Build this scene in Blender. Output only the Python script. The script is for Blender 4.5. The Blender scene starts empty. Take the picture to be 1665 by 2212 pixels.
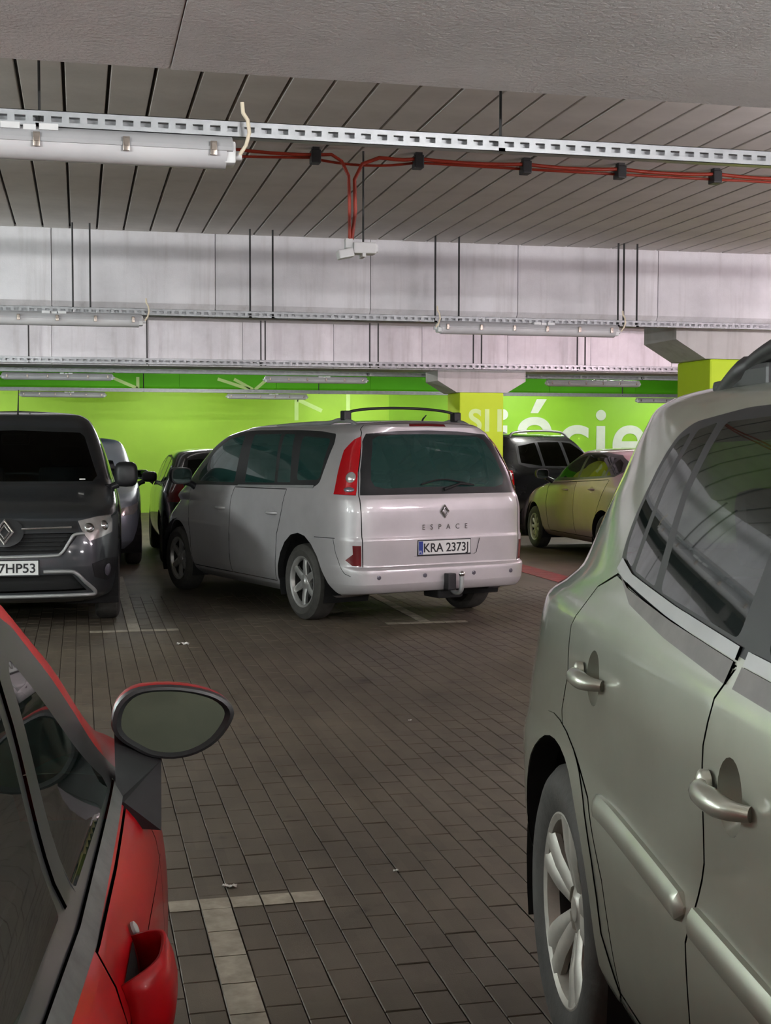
import bpy, bmesh, math, random
import numpy as np
from mathutils import Vector, Matrix
from mathutils.bvhtree import BVHTree
from mathutils.geometry import delaunay_2d_cdt

random.seed(7)
SC = bpy.context.scene
COL = SC.collection
R = math.radians

# ------------------------------------------------------------------ camera, world, exposure
cam_d = bpy.data.cameras.new('camera')
cam_d.sensor_fit = 'HORIZONTAL'
cam_d.sensor_width = 36.0
cam_d.lens = 2865.0 / 1665.0 * 36.0
cam_d.clip_start = 0.05
cam = bpy.data.objects.new('camera', cam_d)
COL.objects.link(cam)
yaw, pitch, roll = R(12.97), math.atan(143 / 2865.0), R(0.1)
f_ = Vector((math.sin(yaw) * math.cos(pitch), math.cos(yaw) * math.cos(pitch), -math.sin(pitch)))
r_ = Vector((math.cos(yaw), -math.sin(yaw), 0))
u_ = r_.cross(f_)
rr = r_ * math.cos(roll) + u_ * math.sin(roll)
uu = -r_ * math.sin(roll) + u_ * math.cos(roll)
M = Matrix.Identity(4)
for i in range(3):
    M[i][0], M[i][1], M[i][2] = rr[i], uu[i], -f_[i]
M[2][3] = 1.5
cam.matrix_world = M
SC.camera = cam

wd = bpy.data.worlds.new('world')
SC.world = wd
wd.use_nodes = True
wd.node_tree.nodes['Background'].inputs[0].default_value = (0.6, 0.62, 0.65, 1)
wd.node_tree.nodes['Background'].inputs[1].default_value = 0.05
SC.view_settings.view_transform = 'Standard'
SC.view_settings.look = 'None'
SC.view_settings.gamma = 1.0
SC.view_settings.use_curve_mapping = False
SC.view_settings.exposure = 1.05
SC.cycles.use_denoising = True
SC.cycles.caustics_reflective = False
SC.cycles.caustics_refractive = False

# unseen strip lamps added to light the garage (centre x, y, z, watts, colour); the fittings are built further down
ADDED_LAMPS = [
    (-4.9, 9.0, 2.20, 440, (0.92, 1.0, 0.99)),
    (-7.5, 6.4, 2.20, 330, (0.88, 1.0, 0.99)),
    (-5.4, 4.80, 2.487, 90, (0.88, 1.0, 1.0)),
    (8.4, 9.9, 2.47, 130, (1.0, 0.86, 0.93)),
    (4.9, 4.80, 2.487, 75, (1.0, 0.93, 0.97)),
    (9.0, 4.80, 2.487, 220, (1.0, 0.84, 0.93)),
    (-3.0, -1.2, 2.15, 330, (0.96, 1.0, 0.99)),
    (2.6, -1.2, 2.15, 330, (1.0, 0.98, 0.98)),
    (7.0, -1.2, 2.15, 150, (1.0, 0.95, 0.98)),
    (8.2, 13.8, 2.95, 170, (1.0, 0.74, 0.84)),
    (2.2, 21.6, 3.0, 95, (1.0, 1.0, 0.96)),
    (9.0, 21.6, 3.0, 95, (1.0, 1.0, 0.96)),
] + [(x, 16.6, 3.15, 6 if x == 5.5 else 14, (1.0, 0.96 - max(0, x) * .012, 0.97 - max(0, x) * .008)) for x in (-5.0, -2.9, -0.8, 1.3, 3.4, 5.5, 7.6, 9.7)] \
  + [(x, 28.2, 2.92, w, (1.0, 1.0, 0.92)) for x, w in ((-6.0, 24), (-2.0, 24), (2.0, 24), (6.0, 39), (10.0, 57), (14.0, 57))]

# ------------------------------------------------------------------ materials
def new_mat(name):
    m = bpy.data.materials.new(name)
    m.use_nodes = True
    nt = m.node_tree
    return m, nt, nt.nodes['Principled BSDF']

def lnk(nt, a, b):
    nt.links.new(a, b)

def noise(nt, scale, detail=4, rough=0.6, vec=None, obj=True):
    n = nt.nodes.new('ShaderNodeTexNoise')
    n.inputs['Scale'].default_value = scale
    n.inputs['Detail'].default_value = detail
    n.inputs['Roughness'].default_value = rough
    if vec is None:
        t = nt.nodes.new('ShaderNodeTexCoord')
        vec = t.outputs['Object']
    lnk(nt, vec, n.inputs['Vector'])
    return n

def ramp(nt, fac, c0, c1, p0=0.3, p1=0.7):
    r = nt.nodes.new('ShaderNodeValToRGB')
    r.color_ramp.elements[0].position = p0
    r.color_ramp.elements[1].position = p1
    r.color_ramp.elements[0].color = (*c0, 1)
    r.color_ramp.elements[1].color = (*c1, 1)
    lnk(nt, fac, r.inputs['Fac'])
    return r

def bump(nt, bs, height, strength=0.2, dist=0.01):
    b = nt.nodes.new('ShaderNodeBump')
    b.inputs['Strength'].default_value = strength
    b.inputs['Distance'].default_value = dist
    lnk(nt, height, b.inputs['Height'])
    lnk(nt, b.outputs['Normal'], bs.inputs['Normal'])

def srgb(r, g, b):
    return tuple(((c / 255) / 12.92 if c / 255 <= 0.04045 else ((c / 255 + 0.055) / 1.055) ** 2.4) for c in (r, g, b))

def matte(name, c, rough=0.7, var=0.12, scale=6.0, metallic=0.0, bmp=0.0, bscale=60, spec=0.4, bdist=0.01):
    m, nt, bs = new_mat(name)
    n = noise(nt, scale)
    c0 = tuple(x * (1 - var) for x in c)
    c1 = tuple(min(1, x * (1 + var)) for x in c)
    r = ramp(nt, n.outputs['Fac'], c0, c1)
    lnk(nt, r.outputs['Color'], bs.inputs['Base Color'])
    bs.inputs['Roughness'].default_value = rough
    bs.inputs['Metallic'].default_value = metallic
    bs.inputs['Specular IOR Level'].default_value = spec
    if bmp:
        n2 = noise(nt, bscale, 6)
        bump(nt, bs, n2.outputs['Fac'], bmp, bdist)
    return m

def paint(name, c, metallic=0.7, rough=0.35, coat=1.0, dirt=0.15):
    m, nt, bs = new_mat(name)
    n = noise(nt, 2.5, 5)
    r = ramp(nt, n.outputs['Fac'], tuple(x * (1 - dirt) for x in c), c)
    fl = noise(nt, 900, 1)
    mx = nt.nodes.new('ShaderNodeMixRGB')
    mx.blend_type = 'MULTIPLY'
    mx.inputs['Fac'].default_value = 0.12 if metallic > 0 else 0.0
    lnk(nt, r.outputs['Color'], mx.inputs[1])
    lnk(nt, fl.outputs['Color'], mx.inputs[2])
    lnk(nt, mx.outputs['Color'], bs.inputs['Base Color'])
    n2 = noise(nt, 4.0, 6)
    rr_ = nt.nodes.new('ShaderNodeMapRange')
    rr_.inputs['To Min'].default_value = rough * 0.85
    rr_.inputs['To Max'].default_value = rough * 1.25
    lnk(nt, n2.outputs['Fac'], rr_.inputs['Value'])
    lnk(nt, rr_.outputs['Result'], bs.inputs['Roughness'])
    bs.inputs['Metallic'].default_value = metallic
    bs.inputs['Coat Weight'].default_value = coat
    bs.inputs['Coat Roughness'].default_value = 0.06
    return m

def glassmat(name, tint, ior=1.5, rough=0.02, haze=0.0, hazecol=(0.3, 0.35, 0.33)):
    m = bpy.data.materials.new(name)
    m.use_nodes = True
    nt = m.node_tree
    nt.nodes.clear()
    out = nt.nodes.new('ShaderNodeOutputMaterial')
    tr = nt.nodes.new('ShaderNodeBsdfTransparent')
    tr.inputs[0].default_value = (*tint, 1)
    gl = nt.nodes.new('ShaderNodeBsdfGlossy')
    gl.inputs['Roughness'].default_value = rough
    fr = nt.nodes.new('ShaderNodeFresnel')
    fr.inputs[0].default_value = ior
    n = noise(nt, 5.0, 4)
    r = ramp(nt, n.outputs['Fac'], (0.86,) * 3, (1,) * 3)
    lnk(nt, r.outputs['Color'], gl.inputs['Color'])
    mx = nt.nodes.new('ShaderNodeMixShader')
    lnk(nt, fr.outputs[0], mx.inputs[0])
    df = nt.nodes.new('ShaderNodeBsdfDiffuse')
    df.inputs[0].default_value = (*hazecol, 1)
    mh = nt.nodes.new('ShaderNodeMixShader')
    mh.inputs[0].default_value = haze
    lnk(nt, tr.outputs[0], mh.inputs[1])
    lnk(nt, df.outputs[0], mh.inputs[2])
    lnk(nt, mh.outputs[0], mx.inputs[1])
    lnk(nt, gl.outputs[0], mx.inputs[2])
    lnk(nt, mx.outputs[0], out.inputs[0])
    return m

def emis(name, c, s):
    m, nt, bs = new_mat(name)
    n = noise(nt, 3.0, 2)
    r = ramp(nt, n.outputs['Fac'], tuple(x * .95 for x in c), c)
    lnk(nt, r.outputs['Color'], bs.inputs['Base Color'])
    lnk(nt, r.outputs['Color'], bs.inputs['Emission Color'])
    bs.inputs['Emission Strength'].default_value = s
    return m

MT = {}
def concrete(name, c, stains=0.25, bmp=0.15, bscale=90, streak=True):
    m, nt, bs = new_mat(name)
    t = nt.nodes.new('ShaderNodeTexCoord')
    n = noise(nt, 1.1, 6, 0.65)
    r = ramp(nt, n.outputs['Fac'], tuple(x * (1 - stains) for x in c), c, 0.3, 0.62)
    mp = nt.nodes.new('ShaderNodeMapping')
    mp.inputs['Scale'].default_value = (6, 6, 0.35)
    lnk(nt, t.outputs['Object'], mp.inputs['Vector'])
    n3 = noise(nt, 1.6, 5, 0.6, mp.outputs['Vector'])
    r3 = ramp(nt, n3.outputs['Fac'], (0.7, 0.68, 0.66), (1, 1, 1), 0.33, 0.5)
    mx = nt.nodes.new('ShaderNodeMixRGB')
    mx.blend_type = 'MULTIPLY'
    mx.inputs['Fac'].default_value = 0.5 if streak else 0.1
    lnk(nt, r.outputs['Color'], mx.inputs[1])
    lnk(nt, r3.outputs['Color'], mx.inputs[2])
    lnk(nt, mx.outputs['Color'], bs.inputs['Base Color'])
    bs.inputs['Roughness'].default_value = 0.85
    n2 = noise(nt, bscale, 6)
    bump(nt, bs, n2.outputs['Fac'], bmp, 0.01)
    return m

MT['beam'] = concrete('beam_concrete', (0.74, 0.73, 0.75))
MT['plank'] = concrete('plank_concrete', (0.70, 0.675, 0.65), 0.2, 0.1, 60, False)
MT['slabtop'] = concrete('slab_concrete', (0.10, 0.10, 0.10), 0.2, 0.1, 60, False)
MT['rough'] = concrete('sprayed_concrete', (0.84, 0.83, 0.84), 0.22, 1.0, 60, False)
MT['cap'] = concrete('capital_concrete', (0.56, 0.55, 0.53), 0.2, 0.1)
MT['wallgreen'] = matte('green_wall_paint', srgb(163, 207, 62), 0.55, 0.05, 1.5, bmp=0.05)
MT['wallgreen2'] = matte('darker_wall_green', srgb(140, 190, 48), 0.55, 0.05, 1.5, bmp=0.05)  # slightly darker green for the right length of the far wall
MT['beamgreen'] = matte('green_beam_paint', srgb(92, 190, 18), 0.7, 0.06, 1.5, bmp=0.05)
MT['colgreen'] = matte('yellow_green_column_paint', srgb(192, 222, 42), 0.65, 0.05, 1.5, bmp=0.05)
MT['greywall'] = concrete('grey_wall', (0.14, 0.14, 0.14))
MT['white'] = matte('white_sign_paint', (0.66, 0.70, 0.64), 0.5, 0.04)
MT['palegreen'] = matte('pale_green_paint', srgb(205, 235, 150), 0.5, 0.04)
MT['linepaint'] = matte('worn_line_paint', srgb(150, 142, 126), 0.7, 0.3, 14)
MT['redpaint'] = matte('worn_red_floor_paint', srgb(120, 36, 36), 0.6, 0.3, 9)
MT['galv'] = matte('galvanised_steel', (0.46, 0.475, 0.49), 0.4, 0.1, 20, metallic=0.7)
MT['galvd'] = matte('dull_galvanised_steel', (0.36, 0.37, 0.38), 0.5, 0.1, 20, metallic=0.5)
MT['rod'] = matte('black_threaded_rod', (0.02, 0.02, 0.02), 0.5, 0.1, 30)
MT['plasticgrey'] = matte('grey_lamp_housing', (0.42, 0.42, 0.43), 0.4, 0.05)
MT['clip'] = matte('steel_clip', (0.35, 0.30, 0.26), 0.3, 0.1, 30, metallic=0.8)
MT['cablew'] = matte('cream_cable', (0.75, 0.66, 0.5), 0.5, 0.05)
MT['cableo'] = matte('orange_cable', srgb(150, 46, 26), 0.45, 0.1)
MT['blackplastic'] = matte('black_plastic', (0.015, 0.015, 0.016), 0.45, 0.2, 20)
MT['boxwhite'] = matte('white_junction_box', (0.72, 0.73, 0.73), 0.4, 0.05)
MT['rubber'] = matte('tyre_rubber', (0.048, 0.045, 0.040), 0.75, 0.25, 14, bmp=0.2, bscale=40)
MT['alloy'] = matte('alloy_rim', (0.55, 0.54, 0.52), 0.35, 0.12, 12, metallic=0.75)
MT['alloydk'] = matte('dirty_alloy_rim', (0.40, 0.385, 0.34), 0.45, 0.15, 12, metallic=0.4)
MT['disc'] = matte('brake_disc', (0.022, 0.020, 0.018), 0.6, 0.2, 20, metallic=0.2)  # also colours the rim barrel dark, for the shade between spokes
MT['liner'] = matte('wheel_liner', (0.008, 0.008, 0.008), 0.9, 0.1)
MT['under'] = matte('underbody', (0.012, 0.012, 0.012), 0.9, 0.2)
MT['trim'] = matte('black_trim', (0.02, 0.021, 0.022), 0.35, 0.15, 12)
MT['rubbertrim'] = matte('dusty_rubber_trim', (0.075, 0.078, 0.075), 0.5, 0.35, 25)
MT['beltgrey'] = matte('belt_reflection_grey', (0.14, 0.132, 0.125), 0.4, 0.15, 12)  # dark reflection below the SUV windows, put into this grey
MT['seam'] = matte('dark_seam', (0.006, 0.006, 0.006), 0.8, 0.1)
MT['chrome'] = matte('chrome', (0.75, 0.75, 0.76), 0.12, 0.03, metallic=1.0)
MT['satin'] = matte('satin_grey_trim', (0.38, 0.385, 0.38), 0.4, 0.08, metallic=0.5)
MT['seat'] = matte('dark_seat_fabric', (0.035, 0.037, 0.04), 0.9, 0.2, 30)
MT['redlens'] = paint('red_lamp_lens', srgb(190, 14, 26), 0.0, 0.15, 1.0, 0.25)
MT['darkred'] = paint('dark_red_lens', srgb(105, 12, 20), 0.0, 0.2, 1.0, 0.2)
MT['clearlens'] = matte('clear_lamp_lens', (0.55, 0.54, 0.52), 0.12, 0.1, 20, metallic=0.6)
MT['smoke'] = matte('smoked_lens', (0.16, 0.15, 0.18), 0.12, 0.2, 25, metallic=0.4)
MT['platewhite'] = matte('plate_white', (0.72, 0.72, 0.70), 0.4, 0.05)
MT['plateblue'] = matte('plate_blue', srgb(40, 60, 140), 0.4, 0.05)
MT['plateblack'] = matte('plate_black', (0.012, 0.012, 0.014), 0.5, 0.05)
MT['mirror'] = matte('mirror_glass', (0.19, 0.25, 0.235), 0.03, 0.02, metallic=1.0)
MT['glass_van'] = glassmat('windscreen_glass', (0.35, 0.42, 0.42), 1.45)
MT['glass_mpv'] = glassmat('green_tinted_glass', (0.22, 0.34, 0.31), 1.5, 0.03, 0.22, (0.06, 0.20, 0.175))
MT['glass_suv'] = glassmat('dusty_side_glass', (0.14, 0.22, 0.19), 1.9, 0.02, 0.04, (0.12, 0.2, 0.17))
MT['glass_dark'] = glassmat('dark_tinted_glass', (0.12, 0.16, 0.14), 1.5, 0.02)
MT['paper'] = matte('white_paper', (0.75, 0.74, 0.7), 0.8, 0.05)
MT['silver'] = paint('silver_car_paint', (0.60, 0.575, 0.58), 0.4, 0.42)
MT['sage'] = paint('grey_green_car_paint', (0.47, 0.49, 0.405), 0.6, 0.33)
MT['red'] = paint('red_car_paint', srgb(158, 4, 14), 0.0, 0.42, 0.22, 0.1)
MT['red'].node_tree.nodes['Principled BSDF'].inputs['Specular IOR Level'].default_value = 0.2
MT['anthracite'] = paint('anthracite_car_paint', (0.046, 0.051, 0.058), 0.35, 0.33)
MT['beige'] = paint('beige_car_paint', (0.46, 0.30, 0.31), 0.2, 0.42)
MT['black'] = paint('black_car_paint', (0.010, 0.011, 0.012), 0.1, 0.25)
MT['blue'] = paint('ice_blue_car_paint', (0.36, 0.42, 0.48), 0.5, 0.35)

def brick_mat():
    m, nt, bs = new_mat('paving_brick')
    g = nt.nodes.new('ShaderNodeNewGeometry')
    mp = nt.nodes.new('ShaderNodeVectorMath')
    mp.operation = 'MULTIPLY'
    mp.inputs[1].default_value = (1 / 0.1018, 1 / 0.2036, 0)
    lnk(nt, g.outputs['Position'], mp.inputs[0])
    fl = nt.nodes.new('ShaderNodeVectorMath')
    fl.operation = 'FLOOR'
    lnk(nt, mp.outputs[0], fl.inputs[0])
    wn = nt.nodes.new('ShaderNodeTexWhiteNoise')
    wn.noise_dimensions = '2D'
    lnk(nt, fl.outputs[0], wn.inputs['Vector'])
    r = ramp(nt, wn.outputs['Value'], (0.100, 0.082, 0.061), (0.122, 0.101, 0.076), 0, 1)
    n = noise(nt, 0.8, 5, 0.65, g.outputs['Position'])
    r2 = ramp(nt, n.outputs['Fac'], (0.6, 0.58, 0.56), (1.15, 1.12, 1.05), 0.3, 0.7)
    mx = nt.nodes.new('ShaderNodeMixRGB')
    mx.blend_type = 'MULTIPLY'
    mx.inputs['Fac'].default_value = 1
    lnk(nt, r.outputs['Color'], mx.inputs[1])
    lnk(nt, r2.outputs['Color'], mx.inputs[2])
    n4 = noise(nt, 3.2, 4, 0.6, g.outputs['Position'])
    r4 = ramp(nt, n4.outputs['Fac'], (0.35, 0.33, 0.32), (1, 1, 1), 0.27, 0.36)
    mx2 = nt.nodes.new('ShaderNodeMixRGB')
    mx2.blend_type = 'MULTIPLY'
    mx2.inputs['Fac'].default_value = 0.8
    lnk(nt, mx.outputs['Color'], mx2.inputs[1])
    lnk(nt, r4.outputs['Color'], mx2.inputs[2])
    lnk(nt, mx2.outputs['Color'], bs.inputs['Base Color'])
    n2 = noise(nt, 260, 4, 0.6, g.outputs['Position'])
    bump(nt, bs, n2.outputs['Fac'], 0.25, 0.004)
    bs.inputs['Roughness'].default_value = 0.62
    bs.inputs['Specular IOR Level'].default_value = 0.35
    return m
MT['brick'] = brick_mat()
MT['grout'] = matte('joint_sand', (0.070, 0.058, 0.045), 0.95, 0.3, 30)

# ------------------------------------------------------------------ object helpers
def tag(o, label=None, cat=None, group=None, kind=None):
    if label: o['label'] = label
    if cat: o['category'] = cat
    if group: o['group'] = group
    if kind: o['kind'] = kind
    return o

def link(o, parent=None):
    COL.objects.link(o)
    if parent is not None:
        o.parent = parent
    return o

def empty(name, loc=(0, 0, 0), rz=0.0):
    o = bpy.data.objects.new(name, None)
    o.empty_display_size = 0.2
    o.location = loc
    o.rotation_euler = (0, 0, rz)
    return link(o)

def mesh_obj(name, verts, faces, mat, parent=None, smooth=False, mats=None, midx=None, normals=None):
    me = bpy.data.meshes.new(name)
    me.from_pydata([tuple(v) for v in verts], [], [tuple(f) for f in faces])
    for mm in (mats or [mat]):
        me.materials.append(MT[mm] if isinstance(mm, str) else mm)
    if midx is not None:
        me.polygons.foreach_set('material_index', np.asarray(midx, dtype=np.int32))
    if smooth:
        me.polygons.foreach_set('use_smooth', [True] * len(me.polygons))
    me.update()
    if normals is not None:
        me.normals_split_custom_set_from_vertices([tuple(n) for n in normals])
    return link(bpy.data.objects.new(name, me), parent)

class MB:
    """collects primitives; build() links them as one mesh object"""
    def __init__(s):
        s.v, s.f, s.m = [], [], []
    def add(s, vs, fs, mi=0):
        o = len(s.v)
        s.v += [Vector(v) for v in vs]
        s.f += [tuple(i + o for i in f) for f in fs]
        s.m += [mi] * len(fs)
        return s
    def box(s, lo, hi, mi=0, ch=0.0, mtx=None):
        x0, y0, z0 = lo
        x1, y1, z1 = hi
        if ch <= 0:
            vs = [(x0, y0, z0), (x1, y0, z0), (x1, y1, z0), (x0, y1, z0), (x0, y0, z1), (x1, y0, z1), (x1, y1, z1), (x0, y1, z1)]
            fs = [(0, 3, 2, 1), (4, 5, 6, 7), (0, 1, 5, 4), (1, 2, 6, 5), (2, 3, 7, 6), (3, 0, 4, 7)]
        else:
            vs, fs = [], []
            bm = bmesh.new()
            bmesh.ops.create_cube(bm, size=1)
            for v in bm.verts:
                v.co = Vector(((x0 + x1) / 2 + v.co.x * (x1 - x0), (y0 + y1) / 2 + v.co.y * (y1 - y0), (z0 + z1) / 2 + v.co.z * (z1 - z0)))
            bmesh.ops.bevel(bm, geom=bm.edges[:], offset=ch, segments=2, profile=0.6, affect='EDGES')
            bm.verts.index_update()
            vs = [v.co.copy() for v in bm.verts]
            fs = [tuple(v.index for v in f.verts) for f in bm.faces]
            bm.free()
        if mtx is not None:
            vs = [mtx @ Vector(v) for v in vs]
        return s.add(vs, fs, mi)
    def tube(s, pts, r, n=8, mi=0, cap=True, closed=False):
        pts = [Vector(p) for p in pts]
        rs = r if isinstance(r, (list, tuple)) else [r] * len(pts)
        vs, fs = [], []
        prev = None
        N = len(pts)
        for i, p in enumerate(pts):
            if closed:
                t = (pts[(i + 1) % N] - pts[i - 1]).normalized()
            else:
                t = (pts[min(i + 1, N - 1)] - pts[max(i - 1, 0)]).normalized()
            if prev is None:
                a = Vector((0, 0, 1)) if abs(t.z) < 0.9 else Vector((1, 0, 0))
                b = t.cross(a).normalized()
            else:
                b = (prev - t * prev.dot(t)).normalized()
            prev = b
            c = t.cross(b)
            for k in range(n):
                a_ = 2 * math.pi * k / n
                vs.append(p + (b * math.cos(a_) + c * math.sin(a_)) * rs[i])
        for i in range(N if closed else N - 1):
            j = (i + 1) % N
            for k in range(n):
                k2 = (k + 1) % n
                fs.append((i * n + k, i * n + k2, j * n + k2, j * n + k))
        if cap and not closed:
            fs.append(tuple(range(n - 1, -1, -1)))
            fs.append(tuple((N - 1) * n + k for k in range(n)))
        return s.add(vs, fs, mi)
    def lathe(s, prof, n=40, mtx=None, mi=0, closed=False):
        """prof: (radius, axial) pairs; axis = local y"""
        vs, fs = [], []
        for k in range(n):
            a = 2 * math.pi * k / n
            for (r, y) in prof:
                vs.append(Vector((r * math.cos(a), y, r * math.sin(a))))
        m = len(prof)
        for k in range(n):
            k2 = (k + 1) % n
            for i in range(m if closed else m - 1):
                j = (i + 1) % m
                fs.append((k * m + i, k * m + j, k2 * m + j, k2 * m + i))
        if mtx is not None:
            vs = [mtx @ v for v in vs]
        return s.add(vs, fs, mi)
    def prism(s, poly, d0, d1, mtx=None, mi=0):
        """poly in (x, z), extruded along y from d0 to d1"""
        n = len(poly)
        vs = [Vector((p[0], d0, p[1])) for p in poly] + [Vector((p[0], d1, p[1])) for p in poly]
        fs = [tuple(range(n)), tuple(range(2 * n - 1, n - 1, -1))]
        for i in range(n):
            j = (i + 1) % n
            fs.append((j, i, i + n, j + n))
        if mtx is not None:
            vs = [mtx @ v for v in vs]
        return s.add(vs, fs, mi)
    def build(s, name, mat, parent=None, smooth=False, auto=None):
        mats = mat if isinstance(mat, list) else [mat]
        o = mesh_obj(name, s.v, s.f, None, parent, smooth, mats, s.m)
        bm = bmesh.new()
        bm.from_mesh(o.data)
        bmesh.ops.recalc_face_normals(bm, faces=bm.faces)
        bm.to_mesh(o.data)
        bm.free()
        if auto:
            me = o.data
            me.polygons.foreach_set('use_smooth', [True] * len(me.polygons))
            me.set_sharp_from_angle(angle=R(auto))
        return o

def text_obj(name, txt, size, mat, parent, mtx, extrude=0.002, align='LEFT', space=1.0, bold=0.0):
    cu = bpy.data.curves.new(name, 'FONT')
    cu.body = txt
    cu.size = size
    cu.extrude = extrude
    cu.offset = bold
    cu.align_x = align
    cu.space_character = space
    tmp = bpy.data.objects.new('tmp_text', cu)
    COL.objects.link(tmp)
    dg = bpy.context.evaluated_depsgraph_get()
    dg.update()
    me = bpy.data.meshes.new_from_object(tmp.evaluated_get(dg))
    bpy.data.objects.remove(tmp)
    me.name = name
    me.materials.clear()
    me.materials.append(MT[mat])
    o = bpy.data.objects.new(name, me)
    link(o, parent)
    o.matrix_local = mtx
    return o

def frame_mtx(p, x, y):
    """matrix at p with local x, y axes (text plane), z out"""
    x = Vector(x).normalized()
    z = x.cross(Vector(y)).normalized()
    y = z.cross(x)
    m = Matrix.Identity(4)
    for i in range(3):
        m[i][0], m[i][1], m[i][2], m[i][3] = x[i], y[i], z[i], p[i]
    return m

# ------------------------------------------------------------------ floor
GX = (-14.0, 22.0)
GY = (-12.0, 30.0)
fl = MB().box((GX[0], GY[0], -0.20), (GX[1], GY[1], -0.012)).build('floor', 'grout')
tag(fl, 'dark block-paved garage floor under all the cars', kind='structure')
PXB, PYB, X0B = 0.1018, 0.2036, 0.418
CI = M.inverted()
def to_px(p):
    q = CI @ Vector(p)
    if q.z > -0.1:
        return None
    return 832.5 + 2865 * q.x / -q.z, 1106 - 2865 * q.y / -q.z
def brick_geo(w, l, full=True):
    a, b, c = w / 2, l / 2, 0.0025
    top = [(-a + c, -b + c, 0), (a - c, -b + c, 0), (a - c, b - c, 0), (-a + c, b - c, 0)]
    mid = [(-a, -b, -c), (a, -b, -c), (a, b, -c), (-a, b, -c)]
    vs, fs = top + mid, [(0, 1, 2, 3)] + [(i + 4, (i + 1) % 4 + 4, (i + 1) % 4, i) for i in range(4)]
    if full:
        vs += [(x, y, -0.05) for x, y, z in mid]
        fs += [(i + 8, (i + 1) % 4 + 8, (i + 1) % 4 + 4, i + 4) for i in range(4)] + [(11, 10, 9, 8)]
    return vs, fs
bricks = []
for ci in range(-70, 112):
    x = X0B + ci * PXB
    off = 0.5 if ci % 2 else 0.0
    for cj in range(6, 66):
        bricks.append((x, (cj + off) * PYB))
def brick_rank(b):
    x, y = b
    q = to_px((x, y, 0))
    if q is None or not (10 < q[0] < 1655 and q[1] < 2230):
        return 1e9
    if q[0] < 330 + max(0, (q[1] - 1650) * 0.05) and q[1] > 1380:
        return 1e8 + y
    if q[0] > 1150 and q[1] > 1330:
        return 1e8 + y
    return math.hypot(x, y)
bricks.sort(key=brick_rank)
bv, bf = brick_geo(PXB - 0.003, PYB - 0.003)
bme = None
rnd = random.Random(3)
for i, (x, y) in enumerate(bricks[:300]):
    if bme is None:
        o = mesh_obj('paving_brick', bv, bf, 'brick', fl)
        bme = o.data
    else:
        o = link(bpy.data.objects.new('paving_brick', bme), fl)
    o.location = (x, y, rnd.uniform(-0.0012, 0.0012))
    o.rotation_euler = (rnd.uniform(-.006, .006), rnd.uniform(-.01, .01), rnd.uniform(-.008, .008))
bv, bf = brick_geo(PXB - 0.003, PYB - 0.003, False)
bv = np.array(bv)
nB = len(bricks) - 300
cen = np.array([(x, y, rnd.uniform(-.0012, .0012)) for x, y in bricks[300:]])
allv = (cen[:, None, :] + bv[None]).reshape(-1, 3)
allf = (np.arange(nB)[:, None, None] * 8 + np.array(bf)[None]).reshape(-1, 4)
o = mesh_obj('paving_bricks', allv.tolist(), allf.tolist(), 'brick', fl)
tag(o, kind='stuff')
# smooth far floor where the blocks cannot be told apart
o = MB().box((GX[0], 13.3, -0.011), (GX[1], GY[1], -0.002)).build('far_paving', 'brick', fl)
o = MB().box((GX[0], GY[0], -0.011), (GX[1], 1.2, -0.002)).build('far_paving', 'brick', fl)

def t_mark(xc, yend, dirn, left, right, slen):
    """a painted T: cross bar at yend, stem away from the aisle (dirn -1 = towards the camera)"""
    mb = MB()
    y0 = yend + dirn * 0.05
    z0, z1 = 0.0006, 0.0024
    n = int(slen / PYB)
    for k in range(n):
        a = y0 + dirn * (k * PYB + 0.003)
        b = y0 + dirn * ((k + 1) * PYB - 0.003)
        mb.box((xc - 0.047, min(a, b), z0), (xc + 0.047, max(a, b), z1))
    x = xc - PXB / 2 - left * PXB
    for k in range(left + right + 1):
        mb.box((x + 0.003, yend - 0.05, z0), (x + PXB - 0.003, yend + 0.05, z1))
        x += PXB
    return mb
for nm, args, lab in (
    ('trim_1', (X0B, 4.29, -1, 4, 3, 4.2), 'worn white T-shaped parking line beside the red car'),
    ('trim_2', (X0B, 10.86, 1, 3, 3, 4.6), 'worn white T-shaped parking line beside the dark van'),
    ('trim_3', (X0B + 24 * PXB, 10.86, 1, 3, 3, 4.6), 'worn white T-shaped parking line under the silver minivan'),
):
    o = t_mark(*args).build(nm, 'linepaint')
    tag(o, lab, kind='structure')
mb = MB()
for k in range(22):
    mb.box((5.12, 12.2 + k * PYB, 0.0006), (5.46, 12.2 + (k + 1) * PYB - 0.006, 0.0026))
tag(mb.build('trim_4', 'redpaint'), 'dull red painted floor stripe right of the silver minivan', kind='structure')

# ------------------------------------------------------------------ walls and ceiling
wl = MB().box((GX[0], 30.0, 0), (6.99, 30.2, 3.4)).build('wall_far', 'wallgreen')
tag(wl, 'bright green painted far wall', kind='structure')
wl2 = MB().box((6.99, 30.03, 0), (GX[1], 30.2, 3.4)).build('wall_far_recess', 'wallgreen2')
tag(wl2, 'green painted far wall carrying the white lettering', kind='structure')
for nm, lo, hi in (('wall_left', (GX[0] - .2, GY[0], 0), (GX[0], 30, 3.4)), ('wall_right', (GX[1], GY[0], 0), (GX[1] + .2, 30, 3.4)),
                   ('wall_back', (GX[0], GY[0] - .2, 0), (GX[1], GY[0], 3.4))):
    tag(MB().box(lo, hi).build(nm, 'greywall'), 'plain grey concrete garage wall out of frame', kind='structure')

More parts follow.
